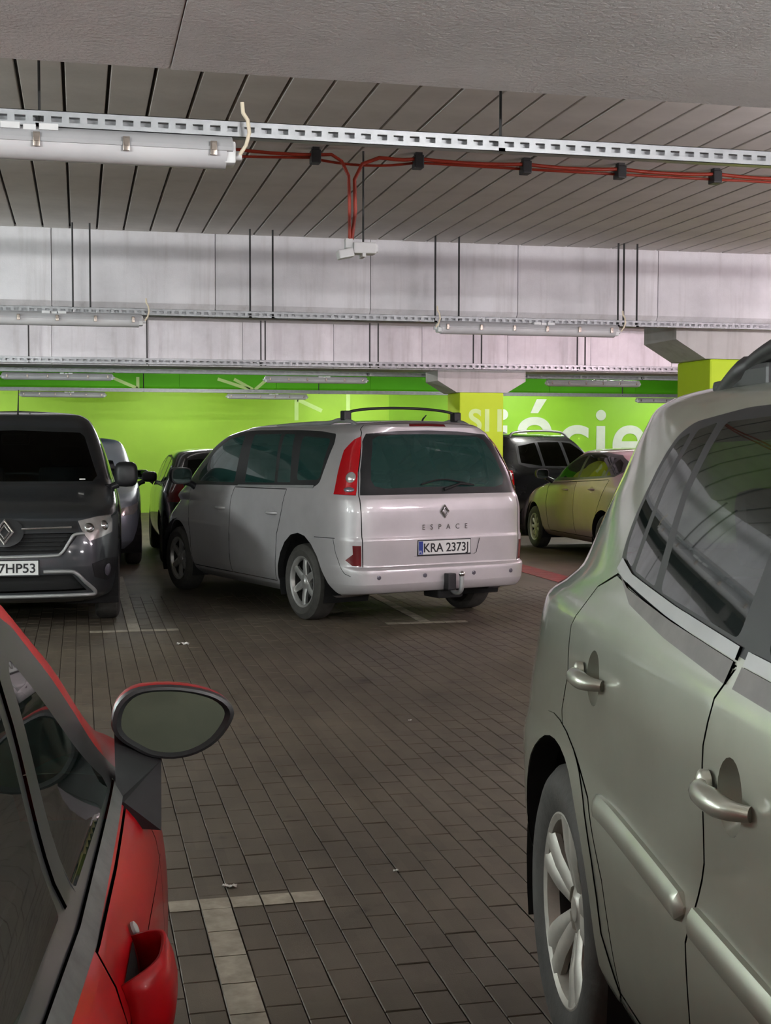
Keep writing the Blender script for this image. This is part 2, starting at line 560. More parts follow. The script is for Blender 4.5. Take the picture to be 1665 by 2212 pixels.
ceil = MB().box((GX[0], GY[0], 3.235), (GX[1], 30.2, 3.45)).build('ceiling', 'slabtop')
tag(ceil, 'ceiling of long concrete planks with dark joints', kind='structure')
PP = 0.2062
pm = None
for k in range(-28, 60):
    x = -0.058 + k * PP
    if pm is None:
        o = MB().box((0.008, 3.9, 3.2), (PP - 0.008, 10.85, 3.25), ch=0.004).build('ceiling_plank', 'plank', ceil)
        pm = o.data
    else:
        o = link(bpy.data.objects.new('ceiling_plank', pm), ceil)
    o.location = (x, 0, rnd.uniform(-.002, .002))
o = MB().box((GX[0], 11.4, 3.2), (GX[1], 18.5, 3.24)).build('soffit', 'plank', ceil)
o = MB().box((GX[0], 19.0, 3.2), (GX[1], 30.0, 3.24)).build('soffit', 'plank', ceil)
o = MB().box((GX[0], GY[0], 3.2), (GX[1], 2.9, 3.24)).build('soffit', 'plank', ceil)

def panel_beam(name, y0, y1, z0, z1, core, pm_, label, x0, pitch, bev=0.05):
    b = MB().box((GX[0], y0 + 0.03, z0 + 0.02), (GX[1], y1, z1)).build(name, core)
    tag(b, label, kind='structure')
    me = None
    k0 = int((-6 - x0) / pitch)
    for k in range(k0, k0 + int(22 / pitch) + 1):
        if me is None:
            prof = [(y0, z1), (y0, z0 + bev), (y0 + bev * .7, z0), (y1 + 0.001, z0), (y1 + .001, z0 + .03), (y0 + 0.05, z0 + 0.07), (y0 + .05, z1)]
            n = len(prof)
            w = pitch - 0.006
            vs = [(0, y, z) for y, z in prof] + [(w, y, z) for y, z in prof]
            fs = [tuple(range(n)), tuple(range(2 * n - 1, n - 1, -1))] + [(i, i + n, (i + 1) % n + n, (i + 1) % n) for i in range(n)]
            o = MB().add(vs, fs).build('panel', pm_, b)
            me = o.data
        else:
            o = link(bpy.data.objects.new('panel', me), b)
        o.location = (x0 + k * pitch, 0, 0)
    return b
# near beam: two long rough pieces meeting at a joint
b1 = MB().box((0.270, 2.75, 2.60), (GX[1], 3.99, 3.24), ch=0.003).build('beam_near', 'rough')
tag(b1, 'rough grey sprayed concrete beam crossing the top of the view', kind='structure')
MB().box((GX[0], 2.75, 2.602), (0.2675, 3.99, 3.24), ch=0.003).build('beam_length', 'rough', b1)
panel_beam('beam_middle', 10.80, 11.46, 2.585, 3.22, 'beam', 'beam', 'pale concrete beam behind the hanging junction box', -0.2, 1.28)
panel_beam('beam_rear', 18.40, 19.06, 2.585, 3.22, 'beam', 'beam', 'pale concrete beam resting on the column marked S11', -0.35, 1.28)
bg = panel_beam('beam_green', 26.10, 26.70, 2.585, 3.22, 'beamgreen', 'beamgreen', 'green painted beam in front of the far wall', 0.0, 1.9)

def column(x, y, s, label, text=None):
    c = empty('column', (x, y, 0))
    tag(c, label, kind='structure')
    MB().box((0, 0, 0), (s, s, 2.27), ch=0.018).build('shaft', 'colgreen', c)
    zt, zb = 2.585, 2.27
    mb = MB()
    o = 0.33
    prof = [(-o, zt), (-o, zt - 0.15), (-0.05, zb), (s + 0.05, zb), (s + o, zt - .15), (s + o, zt)]
    mb.prism(prof, -0.01, s + 0.01)
    mb.build('capital', 'cap', c)
    if text:
        text_obj('column_number', text, 0.44, 'palegreen', c, frame_mtx((0.13, -0.002, 1.72), (1, 0, 0), (0, 0, 1)), 0.002, space=0.86, bold=0.012)
    return c
column(5.42, 10.80, 0.66, 'yellow-green column with grey capital at the right edge')
column(5.33, 18.40, 0.66, 'yellow-green column marked S11 behind the silver minivan', 'S11')

# lettering and white route strokes on the far wall
sg = text_obj('wall_lettering', 'wyj\u015bcie', 2.04, 'white', None, frame_mtx((7.14, 30.02, 1.05), (1, 0, 0), (0, 0, 1)), 0.006, space=1.02, bold=0.02)
tag(sg, 'large white lettering on the far green wall', 'sign')
def stroke(p, q, w, y, parent, name='painted_stroke', mat='white'):
    p, q = Vector((p[0], 0, p[1])), Vector((q[0], 0, q[1]))
    d = (q - p).normalized()
    n = Vector((-d.z, 0, d.x)) * w / 2
    MB().prism([(v.x, v.z) for v in (p + n, q + n, q - n, p - n)], y - 0.004, y).build(name, mat, parent)
SB = 26.1 / 26.0
for p, q in (((0.62, 2.80), (1.09, 2.60)), ((1.10, 2.82), (1.10, 2.59)), ((2.63, 2.80), (3.26, 2.60)), ((2.95, 2.80), (3.32, 2.60)), ((3.36, 2.60), (3.58, 2.79))):
    stroke((p[0] * SB, p[1]), (q[0] * SB, q[1]), 0.06, 26.10, bg, mat='palegreen')
SW = 30.0 / 26.0
for p, q in (((4.18, 2.42), (4.18, 2.0)), ((4.20, 2.41), (4.69, 2.19)), ((5.22, 2.55), (5.22, 1.9))):
    f2 = lambda a: (a[0] * SW, 1.5 + (a[1] - 1.5) * SW)
    stroke(f2(p), f2(q), 0.09, 30.0, wl, mat='palegreen')

# ------------------------------------------------------------------ trays, lamps, cables
def slotted_tray(y, z0, z1, x0, x1, rods, label, mat='galv', pitch=0.0573, rod_r=0.006):
    t = empty('cable_tray', ((x0 + x1) / 2, y, z0))
    tag(t, label, 'cable tray', 'slotted ceiling trays')
    ox = -(x0 + x1) / 2
    mb = MB()
    h = z1 - z0
    sl, a, b = 0.60, z0 + h * 0.30, z0 + h * 0.66
    n = int((x1 - x0) / pitch)
    for yy in (y - 0.02,):
        mb.box((x0, yy, z0), (x1, yy + 0.002, a))
        mb.box((x0, yy, b), (x1, yy + 0.002, z1))
        for k in range(n):
            xs = x0 + k * pitch
            mb.add([(xs, yy, a), (xs + pitch * (1 - sl), yy, a), (xs + pitch * (1 - sl), yy, b), (xs, yy, b)], [(0, 1, 2, 3)])
            mb.add([(xs, yy + .002, a), (xs + pitch * (1 - sl), yy + .002, a), (xs + pitch * (1 - sl), yy + .002, b), (xs, yy + .002, b)], [(3, 2, 1, 0)])
    mb.box((x0, y - 0.02, z0), (x1, y + 0.022, z0 + 0.002))
    mb.box((x0, y - 0.02, z1 - .002), (x1, y - 0.008, z1))
    mb.box((x0, y + 0.02, z0), (x1, y + 0.022, z1))
    mb.v = [v + Vector((ox, -y, -z0)) for v in mb.v]
    mb.build('channel', mat, t)
    for rx_ in rods:
        rm = MB().tube([(rx_ + ox, 0.0, 0.0), (rx_ + ox, 0.0, 3.215 - z0)], rod_r, 6)
        rm.box((rx_ + ox - .012, -.02, .002), (rx_ + ox + .012, .02, .012))
        rm.build('hanger_rod', 'rod', t)
    return t
slotted_tray(4.53, 2.535, 2.588, -4.0, 9.0, (-0.118, 1.457, 3.1, -1.7, 4.7), 'galvanised slotted tray crossing just below the near beam', rod_r=0.005)
slotted_tray(10.50, 2.505, 2.557, -6.0, 12.0, (-2.7, -2.55, -0.04, 0.09, 1.32, 1.50, 2.83, 3.03, 4.42, 4.47, 4.59, 6.0), 'slotted tray hung in front of the beam behind the junction box', 'galvd', rod_r=0.008)
slotted_tray(18.10, 2.585, 2.665, -7.0, 14.0, (-2.2, -.64, .89, 2.42, 2.48, 3.94, 4.06, 5.44, 5.56, 7.0, 7.12), 'slotted tray on the beam above the S11 column', 'galvd', 0.09, 0.011)
slotted_tray(19.90, 2.56, 2.63, -7.0, 16.0, (-3.0, .5, 4.3, 8.8), 'slotted tray just behind the beam over the S11 column', 'galvd', 0.11, 0.009)
slotted_tray(25.85, 2.52, 2.59, -7.0, 18.0, (-3.0, 1.2, 4.6, 7.5, 11.0), 'farthest slotted tray along the green beam', 'galvd', 0.13, 0.010)

m_, nt_, bs_ = new_mat('lamp_diffuser')
n_ = noise(nt_, 3, 3)
lnk(nt_, ramp(nt_, n_.outputs['Fac'], (0.58, 0.58, 0.60), (0.72, 0.72, 0.73)).outputs['Color'], bs_.inputs['Base Color'])
bs_.inputs['Roughness'].default_value = 0.22
bs_.inputs['Coat Weight'].default_value = 0.6
MT['diffuser'] = m_
LL = 1.57
def lamp_parts():
    h = LL / 2
    out = {}
    def half(sign, w, hh, x0, x1, n=10):
        mb = MB()
        sec = [(w * math.cos(math.pi * k / n), sign * hh * math.sin(math.pi * k / n)) for k in range(n + 1)]
        vs = [(x0, y, z) for y, z in sec] + [(x1, y, z) for y, z in sec]
        m = n + 1
        fs = [(i, i + 1, i + 1 + m, i + m) for i in range(n)] + [tuple(range(m)), tuple(range(2 * m - 1, m - 1, -1)), (0, m, 2 * m - 1, n)]
        return mb.add(vs, fs)
    hb = half(1, 0.062, 0.05, -h + .01, h - .01)
    hb.box((-h + .01, -0.066, -0.008), (h - .01, 0.066, 0.004))
    out['housing'] = (hb, 'plasticgrey', 40)
    out['diffuser'] = (half(-1, 0.060, 0.058, -h + .03, h - .03), 'diffuser', 40)
    ec = MB()
    ec.box((-0.03, -0.045, -0.045), (0.012, 0.045, 0.03), ch=0.01)
    ec.tube([(0.012, 0, -.01), (0.035, 0, -.01)], 0.016, 10)
    out['end_cap'] = (ec, 'boxwhite', 40)
    cl = MB()
    cl.box((-0.011, -0.074, -0.026), (0.011, -0.062, 0.020), ch=0.002)
    cl.box((-0.007, -0.079, -0.010), (0.007, -0.073, 0.012))
    out['clip'] = (cl, 'clip', 30)
    return out
LP = lamp_parts()
proto = {}
def strip_lamp(x, y, z, label, cat_group, lit=None, detail=True):
    t = empty('strip_lamp', (x, y, z))
    tag(t, label, 'strip lamp', cat_group)
    def inst(key, loc, rz=0.0, m=None):
        if key not in proto:
            mb, mt, au = LP[key]
            o = mb.build(key, mt, t, auto=au)
            proto[key] = o.data
        else:
            me = proto[key]
            if m is not None:
                me = me.copy()
            o = link(bpy.data.objects.new(key, me), t)
        if m is not None:
            o.data.materials.clear()
            o.data.materials.append(m)
        o.location = loc
        o.rotation_euler = (0, 0, rz)
        return o
    if lit is None:
        inst('housing', (0, 0, 0))
        inst('diffuser', (0, 0, 0))
    else:
        # added lamps: a bare lit tube under a narrow batten
        MB().box((-LL / 2, -.022, .02), (LL / 2, .022, .05), ch=.004).box((-LL / 2, -.03, -.06), (-LL / 2 + .03, .03, .05)).box((LL / 2 - .03, -.03, -.06), (LL / 2, .03, .05)).build('batten', 'boxwhite', t)
        MB().tube([(-LL / 2 + .03, 0, -.025), (LL / 2 - .03, 0, -.025)], .030, 12).build('lit_tube', lit, t, auto=50)
        if 16 < y < 17:
            # added unseen trough blocks the tube downwards, so it only washes the beam
            MB().box((-LL / 2 - .2, -.07, -.075), (LL / 2 + .2, .055, -.065)).box((-LL / 2 - .2, -.07, -.065), (LL / 2 + .2, -.06, .05)).build('reflector', 'blackplastic', t)
        MB().tube([(-.4, 0, .05), (-.4, 0, 3.2 - z)], .006, 6).tube([(.4, 0, .05), (.4, 0, 3.2 - z)], .006, 6).build('hanger_rod', 'rod', t)
    if lit is None:
        inst('end_cap', (LL / 2 - .01, 0, 0))
        inst('end_cap', (-LL / 2 + .01, 0, 0), math.pi)
    if detail:
        for k in range(6):
            cx = -LL / 2 + 0.075 + k * 0.284
            inst('clip', (cx, 0, 0))
            inst('clip', (cx, 0, 0), math.pi)
        MB().box((-.02, -.02, .03), (.02, .02, .047)).box((-.09, -.03, .03), (-.03, .03, .05)).box((.03, -.03, .03), (.09, .03, .05)).build('bracket', 'boxwhite', t).location = (0.12, -.03, 0)
    return t
lamp_d = 'strip lamps under the trays'
strip_lamp(0.517 - LL / 2, 4.53, 2.487, 'long strip lamp with steel clips hanging at upper left', lamp_d)
strip_lamp(-0.30, 10.50, 2.470, 'strip lamp on the tray at left above the dark van', lamp_d)
strip_lamp(3.63, 10.50, 2.470, 'strip lamp with bright ends above the silver minivan right side', lamp_d)
for x, lab in ((-0.30, 'far strip lamp at left hung just behind the rear beam'), (3.50, 'far strip lamp above the minivan roof behind the rear beam'), (7.97, 'far strip lamp right of the S11 column')):
    strip_lamp(x, 19.90, 2.50, lab, lamp_d)
for x, lab in ((-0.30, 'farthest strip lamp at left on the green beam'), (3.58, 'farthest strip lamp in the middle on the green beam'), (12.1, 'farthest strip lamp at right above the wall lettering')):
    strip_lamp(x, 25.85, 2.46, lab, lamp_d)
for i, (x, y, z, w, c) in enumerate(ADDED_LAMPS):
    em = emis('added_lamp_tube_%d' % i, c, w / (math.pi * 0.29))
    strip_lamp(x, y, z, 'unseen lit strip lamp added to light the garage', 'added unseen strip lamps', em, False)

def sag(p, q, n=10, d=0.02):
    p, q = Vector(p), Vector(q)
    return [p.lerp(q, k / n) + Vector((0, 0, -d * 4 * (k / n) * (1 - k / n))) for k in range(n + 1)]
# cream feed cables that loop from tray to lamp end
for (x, y, z, lab) in ((0.53, 4.50, 2.47, 'cream cable looping from tray to the near strip lamp'), (0.50, 10.46, 2.46, 'cream cable looping to the strip lamp above the van'), (2.82, 10.46, 2.46, 'cream cable at left end of the lamp above the minivan'), (4.425, 10.46, 2.46, 'cream cable at right end of the lamp above the minivan')):
    p = [(0, 0, 0.0), (.02, -.01, .03), (.03, -.02, .07), (.025, -.02, .11), (.01, -.015, .135), (.008, -.01, .17)]
    o = MB().tube([(a + x, b + y - .02, c_ + z) for a, b, c_ in p], 0.007, 8).build('lamp_cable', 'cablew', auto=60)
    tag(o, lab, 'cable', 'cream lamp cables')
# orange cables clipped to the soffit, and the drop to the junction box
CY_ = 7.56
o = MB().tube(sag((-0.4, CY_ + .03, 3.165), (0.9, CY_, 3.165), 6, .015) + sag((0.9, CY_, 3.165), (1.42, CY_, 3.165), 6, .01)[1:] + [(1.48, CY_, 3.13), (1.52, CY_, 3.05), (1.525, CY_, 2.9), (1.53, CY_ + .02, 2.69)], 0.010, 8).build('orange_cable', 'cableo', auto=60)
tag(o, 'orange cable from the left dropping to the junction box', 'cable', 'orange cables')
pts = [(1.545, CY_ + .03, 2.69), (1.56, CY_, 2.85), (1.555, CY_, 3.03), (1.60, CY_, 3.12), (1.70, CY_, 3.16)]
for a, b in ((1.70, 1.93), (1.93, 2.59), (2.59, 3.19), (3.19, 3.82), (3.82, 4.44), (4.44, 5.06), (5.06, 5.7)):
    pts += sag((a, CY_ - .01, 3.165), (b, CY_ - .01, 3.165), 5, .012)[1:]
o = MB().tube(pts, 0.011, 8).build('orange_cable', 'cableo', auto=60)
tag(o, 'orange cable running right along the planks from the junction box', 'cable', 'orange cables')
o = MB().tube(sag((-0.4, CY_ + .07, 3.16), (1.30, CY_ + .04, 3.15), 8, .02) + sag((1.30, CY_ + .04, 3.15), (1.93, CY_ + .03, 3.15), 8, .03)[1:] + sag((1.93, CY_ + .03, 3.15), (5.7, CY_ + .03, 3.15), 10, .01)[1:], 0.008, 6).build('orange_cable', 'cableo', auto=60)
tag(o, 'thin second orange cable strung straight along the planks', 'cable', 'orange cables')
for x, wh in ((1.328, 'first black cable clamp left of the junction box cables'), (1.934, 'black cable clamp just right of the junction box cables'), (2.591, 'black cable clamp in the middle of the orange run'), (3.19, 'black cable clamp second from the right edge'), (3.815, 'black cable clamp nearest the right edge')):
    o = MB().box((-.028, -.03, -.075), (.028, .05, 0.0), ch=.006).box((-.02, -.02, 0), (.02, .03, .02)).build('cable_clamp', 'blackplastic')
    o.location = (x, CY_, 3.185)
    tag(o, wh, 'cable clamp', 'black cable clamps')
jb = empty('junction_box', (1.57, 7.60, 2.59))
tag(jb, 'small white junction box hanging on a rod and orange cables', 'junction box')
MB().box((-.02, -.05, .02), (.115, .05, .085), ch=.008).box((.03, -.055, .0), (.05, .05, .02)).box((.105, -.045, .03), (.125, .045, .075), ch=.004).build('box_body', 'boxwhite', jb)
MB().box((-.105, -.06, .005), (-.015, .03, .055), ch=.008, mtx=Matrix.Rotation(R(-12), 4, 'Y')).build('box_side', 'boxwhite', jb)
MB().box((-.065, -.03, .05), (-.02, .02, .105), ch=.005).build('cable_gland', 'boxwhite', jb)
MB().tube([(.045, 0, .08), (.045, 0, .62)], .006, 8).build('hanger_rod', 'rod', jb)

# litter on the floor
for x, y, w, l, lab in ((0.743, 10.015, .09, .05, 'crumpled white paper scrap near the far T line'), (1.073, 4.487, .018, .014, 'tiny pale scrap on the blocks mid aisle near'),
                        (0.481, 4.444, .05, .022, 'flat beige scrap beside the near T line'), (1.743, 6.966, .02, .015, 'tiny pale scrap in the middle of the aisle')):
    mb = MB()
    rg = random.Random(int(x * 1000))
    n = 5
    vs = [((i / n - .5) * w, (j / 3 - .5) * l, rg.uniform(.003, .003 + w * .22)) for j in range(4) for i in range(n + 1)]
    fs = [(j * (n + 1) + i, j * (n + 1) + i + 1, (j + 1) * (n + 1) + i + 1, (j + 1) * (n + 1) + i) for j in range(3) for i in range(n)]
    vs += [(v[0], v[1], v[2] - .002) for v in vs]
    m = (n + 1) * 4
    fs += [tuple(i + m for i in f[::-1]) for f in fs]
    o = mb.add(vs, fs).build('paper_scrap', 'paper')
    o.location = (x, y, 0.0)
    o.rotation_euler = (0, 0, rg.uniform(-.5, .5))
    tag(o, lab, 'litter', 'scraps on the floor')

# ------------------------------------------------------------------ car body generator
# A body is a stack of rings from sill to roof. Each ring is a super-ellipse in plan; its height varies from front to side to rear.
# Panels, panes and lamps are outlines projected on that surface and cut out of it along their true edges.
def pchip(xs, ys, x):
    xs, ys, x = np.asarray(xs, float), np.asarray(ys, float), np.asarray(x, float)
    h = np.diff(xs)
    d = np.diff(ys) / h
    m = np.zeros_like(ys)
    for i in range(1, len(xs) - 1):
        if d[i - 1] * d[i] > 0:
            w1, w2 = 2 * h[i] + h[i - 1], h[i] + 2 * h[i - 1]
            m[i] = (w1 + w2) / (w1 / d[i - 1] + w2 / d[i])
    m[0], m[-1] = d[0], d[-1]
    k = np.clip(np.searchsorted(xs, x) - 1, 0, len(h) - 1)
    t = (x - xs[k]) / h[k]
    return (ys[k] * (1 + 2 * t) * (1 - t) ** 2 + h[k] * m[k] * t * (1 - t) ** 2 + ys[k + 1] * t * t * (3 - 2 * t) + h[k] * m[k + 1] * t * t * (t - 1))

def fillet(pts, r, n=4):
    """round the corners of a closed 2D polygon; r may be a list"""
    out = []
    N = len(pts)
    for i in range(N):
        p = Vector(pts[i][:2])
        a, b = Vector(pts[i - 1][:2]) - p, Vector(pts[(i + 1) % N][:2]) - p
        ri = r[i] if isinstance(r, (list, tuple)) else r
        if ri <= 0 or a.length < 1e-6 or b.length < 1e-6:
            out.append(tuple(p))
            continue
        d = min(ri, a.length * .45, b.length * .45)
        p0, p1 = p + a.normalized() * d, p + b.normalized() * d
        for k in range(n + 1):
            t = k / n
            out.append(tuple((1 - t) ** 2 * p0 + 2 * t * (1 - t) * p + t * t * p1))
    return out

def catmull(pts, n=6, closed=False):
    P = [Vector(p) for p in pts]
    N = len(P)
    out = []
    rng = range(N if closed else N - 1)
    for i in rng:
        if closed:
            p0, p1, p2, p3 = P[i - 1], P[i], P[(i + 1) % N], P[(i + 2) % N]
        else:
            p0, p1, p2, p3 = P[max(i - 1, 0)], P[i], P[i + 1], P[min(i + 2, N - 1)]
        for k in range(n):
            t = k / n
            out.append(tuple(0.5 * ((2 * p1) + (p2 - p0) * t + (2 * p0 - 5 * p1 + 4 * p2 - p3) * t * t + (3 * p1 - p0 - 3 * p2 + p3) * t ** 3)))
    if not closed:
        out.append(tuple(P[-1]))
    return out

class Body:
    def __init__(s, rings, xm, pF=5.0, pR=5.0, nu=56, nv=64):
        A = np.array(rings, float)   # zS w zF xF nF zR xR nR
        dS = np.hypot(np.diff(A[:, 0]), np.diff(A[:, 1]))
        dF = np.hypot(np.diff(A[:, 2]), np.diff(A[:, 3]))
        dR = np.hypot(np.diff(A[:, 5]), np.diff(A[:, 6]))
        dv = 0.5 * dS + 0.2 * dF + 0.3 * dR + 0.01
        kn = np.concatenate([[0], np.cumsum(dv)])
        s.kn = kn
        vs = np.linspace(0, kn[-1], nv)
        # make sure every knot is a grid row, so that creases stay sharp
        vs = np.unique(np.round(np.concatenate([vs, kn]), 5))
        keep = [0]
        for i in range(1, len(vs)):
            if vs[i] - vs[keep[-1]] > 0.004 or i == len(vs) - 1:
                keep.append(i)
        vs = vs[keep]
        s.vs, nv = vs, len(vs)
        C = [pchip(kn, A[:, k], vs) for k in range(8)]
        phi = np.linspace(0, math.pi / 2, 260)
        half = np.zeros((nv, 2 * nu + 1, 3))
        for j in range(nv):
            zS, w, zF, xF, nF, zR, xR, nR = [c[j] for c in C]
            w = max(w, 1e-4)
            for q, (xE, zE, n, p) in enumerate(((xF, zF, nF, pF), (xR, zR, nR, pR))):
                a = abs(xE - xm)
                sg = 1 if xE > xm else -1
                # plan curve
                th = np.arctan2(np.sin(phi) * w, np.cos(phi) * a)
                rr_ = ((np.abs(np.cos(th)) / a) ** n + (np.abs(np.sin(th)) / w) ** n) ** (-1.0 / n)
                X, Y = rr_ * np.cos(th), rr_ * np.sin(th)
                L = np.concatenate([[0], np.cumsum(np.hypot(np.diff(X), np.diff(Y)))])
                t = np.linspace(0, L[-1], nu + 1)
                X, Y = np.interp(t, L, X), np.interp(t, L, Y)
                Z = zS + (zE - zS) * (X / a) ** p
                row = np.stack([xm + sg * X, Y, Z], 1)
                if q == 0:
                    half[j, :nu + 1] = row
                else:
                    half[j, nu:] = row[::-1]
        half[:, 0, 1] = 0
        half[:, -1, 1] = 0
        s.G, s.nu, s.nv = half, 2 * nu, nv
        # metric-like uv
        s.us = np.linspace(0, 5.0, 2 * nu + 1)
        du = np.gradient(half, axis=1)
        dw = np.gradient(half, axis=0)
        Nn = np.cross(du, dw)
        ln = np.linalg.norm(Nn, axis=2, keepdims=True)
        ln[ln < 1e-9] = 1
        Nn = Nn / ln
        s.N = Nn if (Nn[nv // 3, nu, 1] > 0) else -Nn
        s.N[:, 0, 1] = 0
        s.N[:, -1, 1] = 0
        top = s.N[-1]
        top[:] = (0, 0, 1)
        ln = np.linalg.norm(s.N, axis=2, keepdims=True)
        ln[ln < 1e-9] = 1
        s.N /= ln
        fs, s.fi = [], []
        W = s.nu + 1
        for j in range(nv - 1):
            for i in range(s.nu):
                a, b, c, d = j * W + i, j * W + i + 1, (j + 1) * W + i + 1, (j + 1) * W + i
                fs += [(a, b, c), (a, c, d)]
                s.fi += [(j, i, 0), (j, i, 1)]
        s.verts = half.reshape(-1, 3)
        s.bvh = BVHTree.FromPolygons([tuple(v) for v in s.verts], fs)
        s.parts = []
        s.polys = []

    def uv_of(s, hit, fi):
        j, i, t = s.fi[fi]
        W = s.nu + 1
        idx = [(j, i), (j, i + 1), (j + 1, i + 1)] if t == 0 else [(j, i), (j + 1, i + 1), (j + 1, i)]
        A, B, C = [Vector(s.G[q]) for q in idx]
        v0, v1, v2 = B - A, C - A, Vector(hit) - A
        d00, d01, d11, d20, d21 = v0.dot(v0), v0.dot(v1), v1.dot(v1), v2.dot(v0), v2.dot(v1)
        den = d00 * d11 - d01 * d01
        if abs(den) < 1e-16:
            b = c = 0
        else:
            b, c = (d11 * d20 - d01 * d21) / den, (d00 * d21 - d01 * d20) / den
        a = 1 - b - c
        u = sum(w * s.us[q[1]] for w, q in zip((a, b, c), idx))
        v = sum(w * s.vs[q[0]] for w, q in zip((a, b, c), idx))
        return min(max(u, 0), 5.0), min(max(v, 0), s.vs[-1])

    def uv(s, mode, a, b):
        if mode == 's':
            o, d = Vector((a, 3, b)), Vector((0, -1, 0))
        elif mode == 'r':
            o, d = Vector((-4, max(a, 0.0004), b)), Vector((1, 0, 0))
        elif mode == 'f':
            o, d = Vector((9, max(a, 0.0004), b)), Vector((-1, 0, 0))
        else:
            o, d = Vector((a, max(b, 0.0004), 5)), Vector((0, 0, -1))
        h, n, i, _ = s.bvh.ray_cast(o, d)
        if h is None:
            g = {'s': Vector((a, 0.9, b)), 'r': Vector((-0.8, a, b)), 'f': Vector((3.7, a, b)), 't': Vector((a, b, 1.6))}[mode]
            h, n, i, _ = s.bvh.find_nearest(g)
        u, v = s.uv_of(h, i)
        if (mode == 'r' and a <= 0.0004):
            u = 5.0
        if (mode == 'f' and a <= 0.0004):
            u = 0.0
        if mode == 't' and b <= 0.0004:
            u = 0.0 if u < 2.5 else 5.0
        return u, v

    def ev(s, u, v):
        u, v = np.atleast_1d(u), np.atleast_1d(v)
        fu = np.clip(u / 5.0 * s.nu, 0, s.nu - 1e-9)
        i = fu.astype(int)
        tu = (fu - i)[:, None]
        j = np.clip(np.searchsorted(s.vs, v, side='right') - 1, 0, s.nv - 2)
        tv = ((v - s.vs[j]) / (s.vs[j + 1] - s.vs[j]))[:, None]
        def bl(G):
            return (G[j, i] * (1 - tu) + G[j, i + 1] * tu) * (1 - tv) + (G[j + 1, i] * (1 - tu) + G[j + 1, i + 1] * tu) * tv
        P, N = bl(s.G), bl(s.N)
        ln = np.linalg.norm(N, axis=1, keepdims=True)
        ln[ln < 1e-9] = 1
        return P, N / ln

    def at(s, mode, a, b, off=0.0, side=1):
        """point and outward normal on the body; side -1 mirrors to the right"""
        u, v = s.uv(mode, abs(a) if mode in 'rf' else a, b)
        P, N = s.ev(u, v)
        P, N = Vector(P[0]), Vector(N[0])
        P = P + N * off
        sd = side
        if mode in 'rf' and a < 0:
            sd = -1
        if sd < 0:
            P.y, N.y = -P.y, -N.y
        return P, N

    def outline(s, pts, mode, step=0.03, closed=True):
        """pts: (a, b) in the default mode or (mode, a, b)"""
        q = [(p if isinstance(p[0], str) else (mode, p[0], p[1])) for p in pts]
        out = []
        N = len(q)
        for k in range(N if closed else N - 1):
            p, r = q[k], q[(k + 1) % N]
            if p[0] == r[0]:
                L = math.hypot(p[1] - r[1], p[2] - r[2])
                n = max(1, int(L / step))
                for t in range(n):
                    out.append(s.uv(p[0], p[1] + (r[1] - p[1]) * t / n, p[2] + (r[2] - p[2]) * t / n))
            else:
                a, b = s.uv(*p), s.uv(*r)
                n = max(1, int(math.hypot(a[0] - b[0], a[1] - b[1]) / step))
                for t in range(n):
                    out.append((a[0] + (b[0] - a[0]) * t / n, a[1] + (b[1] - a[1]) * t / n))
        if not closed:
            out.append(s.uv(*q[-1]))
        cl = []
        for p in out:
            if not cl or math.hypot(p[0] - cl[-1][0], p[1] - cl[-1][1]) > 1e-4:
                cl.append(p)
        return cl

    def part(s, key, pts, mat, mode='s', push=0.0, center=False, smooth=0.0, r=0.0, label=None, parent=None):
        """cut the outline out as its own part. key None = a hole. key 'body:<mat>' = stays in the body mesh with that material"""
        if r and all(not isinstance(p[0], str) for p in pts):
            pts = fillet(pts, r)
        if smooth and all(not isinstance(p[0], str) for p in pts):
            pts = [p[:2] for p in catmull([(a, b, 0) for a, b in pts], 5, True)]
        s.parts.append(dict(key=key, uv=s.outline(pts, mode), mat=mat, push=push, center=center, label=label, parent=parent))

    def seam(s, pts, mode='s', w=0.006, closed=False, mat='seam', push=-0.006, key='body'):
        """a thin recessed shut line along a polyline"""
        L = s.outline(pts + ([pts[0]] if closed else []), mode, 0.03, False)
        # width in uv is measured through the local metric
        P = np.array(L)
        XYZ, _ = s.ev(P[:, 0], P[:, 1])
        a, b = [], []
        n = len(P)
        for k in range(n):
            k0, k1 = max(k - 1, 0), min(k + 1, n - 1)
            t = P[k1] - P[k0]
            # local metric
            e = 0.01
            u, v = P[k]
            pu, _ = s.ev([min(u + e, 5), max(u - e, 0)], [v, v])
            pv, _ = s.ev([u, u], [min(v + e, s.vs[-1]), max(v - e, 0)])
            gu = np.linalg.norm(pu[0] - pu[1]) / max(1e-6, (min(u + e, 5) - max(u - e, 0)))
            gv = np.linalg.norm(pv[0] - pv[1]) / max(1e-6, (min(v + e, s.vs[-1]) - max(v - e, 0)))
            gu, gv = max(gu, .05), max(gv, .05)
            tm = np.array([t[0] * gu, t[1] * gv])
            ln = np.linalg.norm(tm)
            tm = tm / ln if ln > 1e-9 else np.array([1, 0])
            nm = np.array([-tm[1] / gu, tm[0] / gv]) * w / 2
            a.append(tuple(P[k] + nm))
            b.append(tuple(P[k] - nm))
        cl = lambda q: (min(max(q[0], 0), 5.0), min(max(q[1], 0), s.vs[-1]))
        s.parts.append(dict(key='body:' + mat, uv=[cl(q) for q in a + b[::-1]], mat=mat, push=push, center=False, label=None, parent=None))

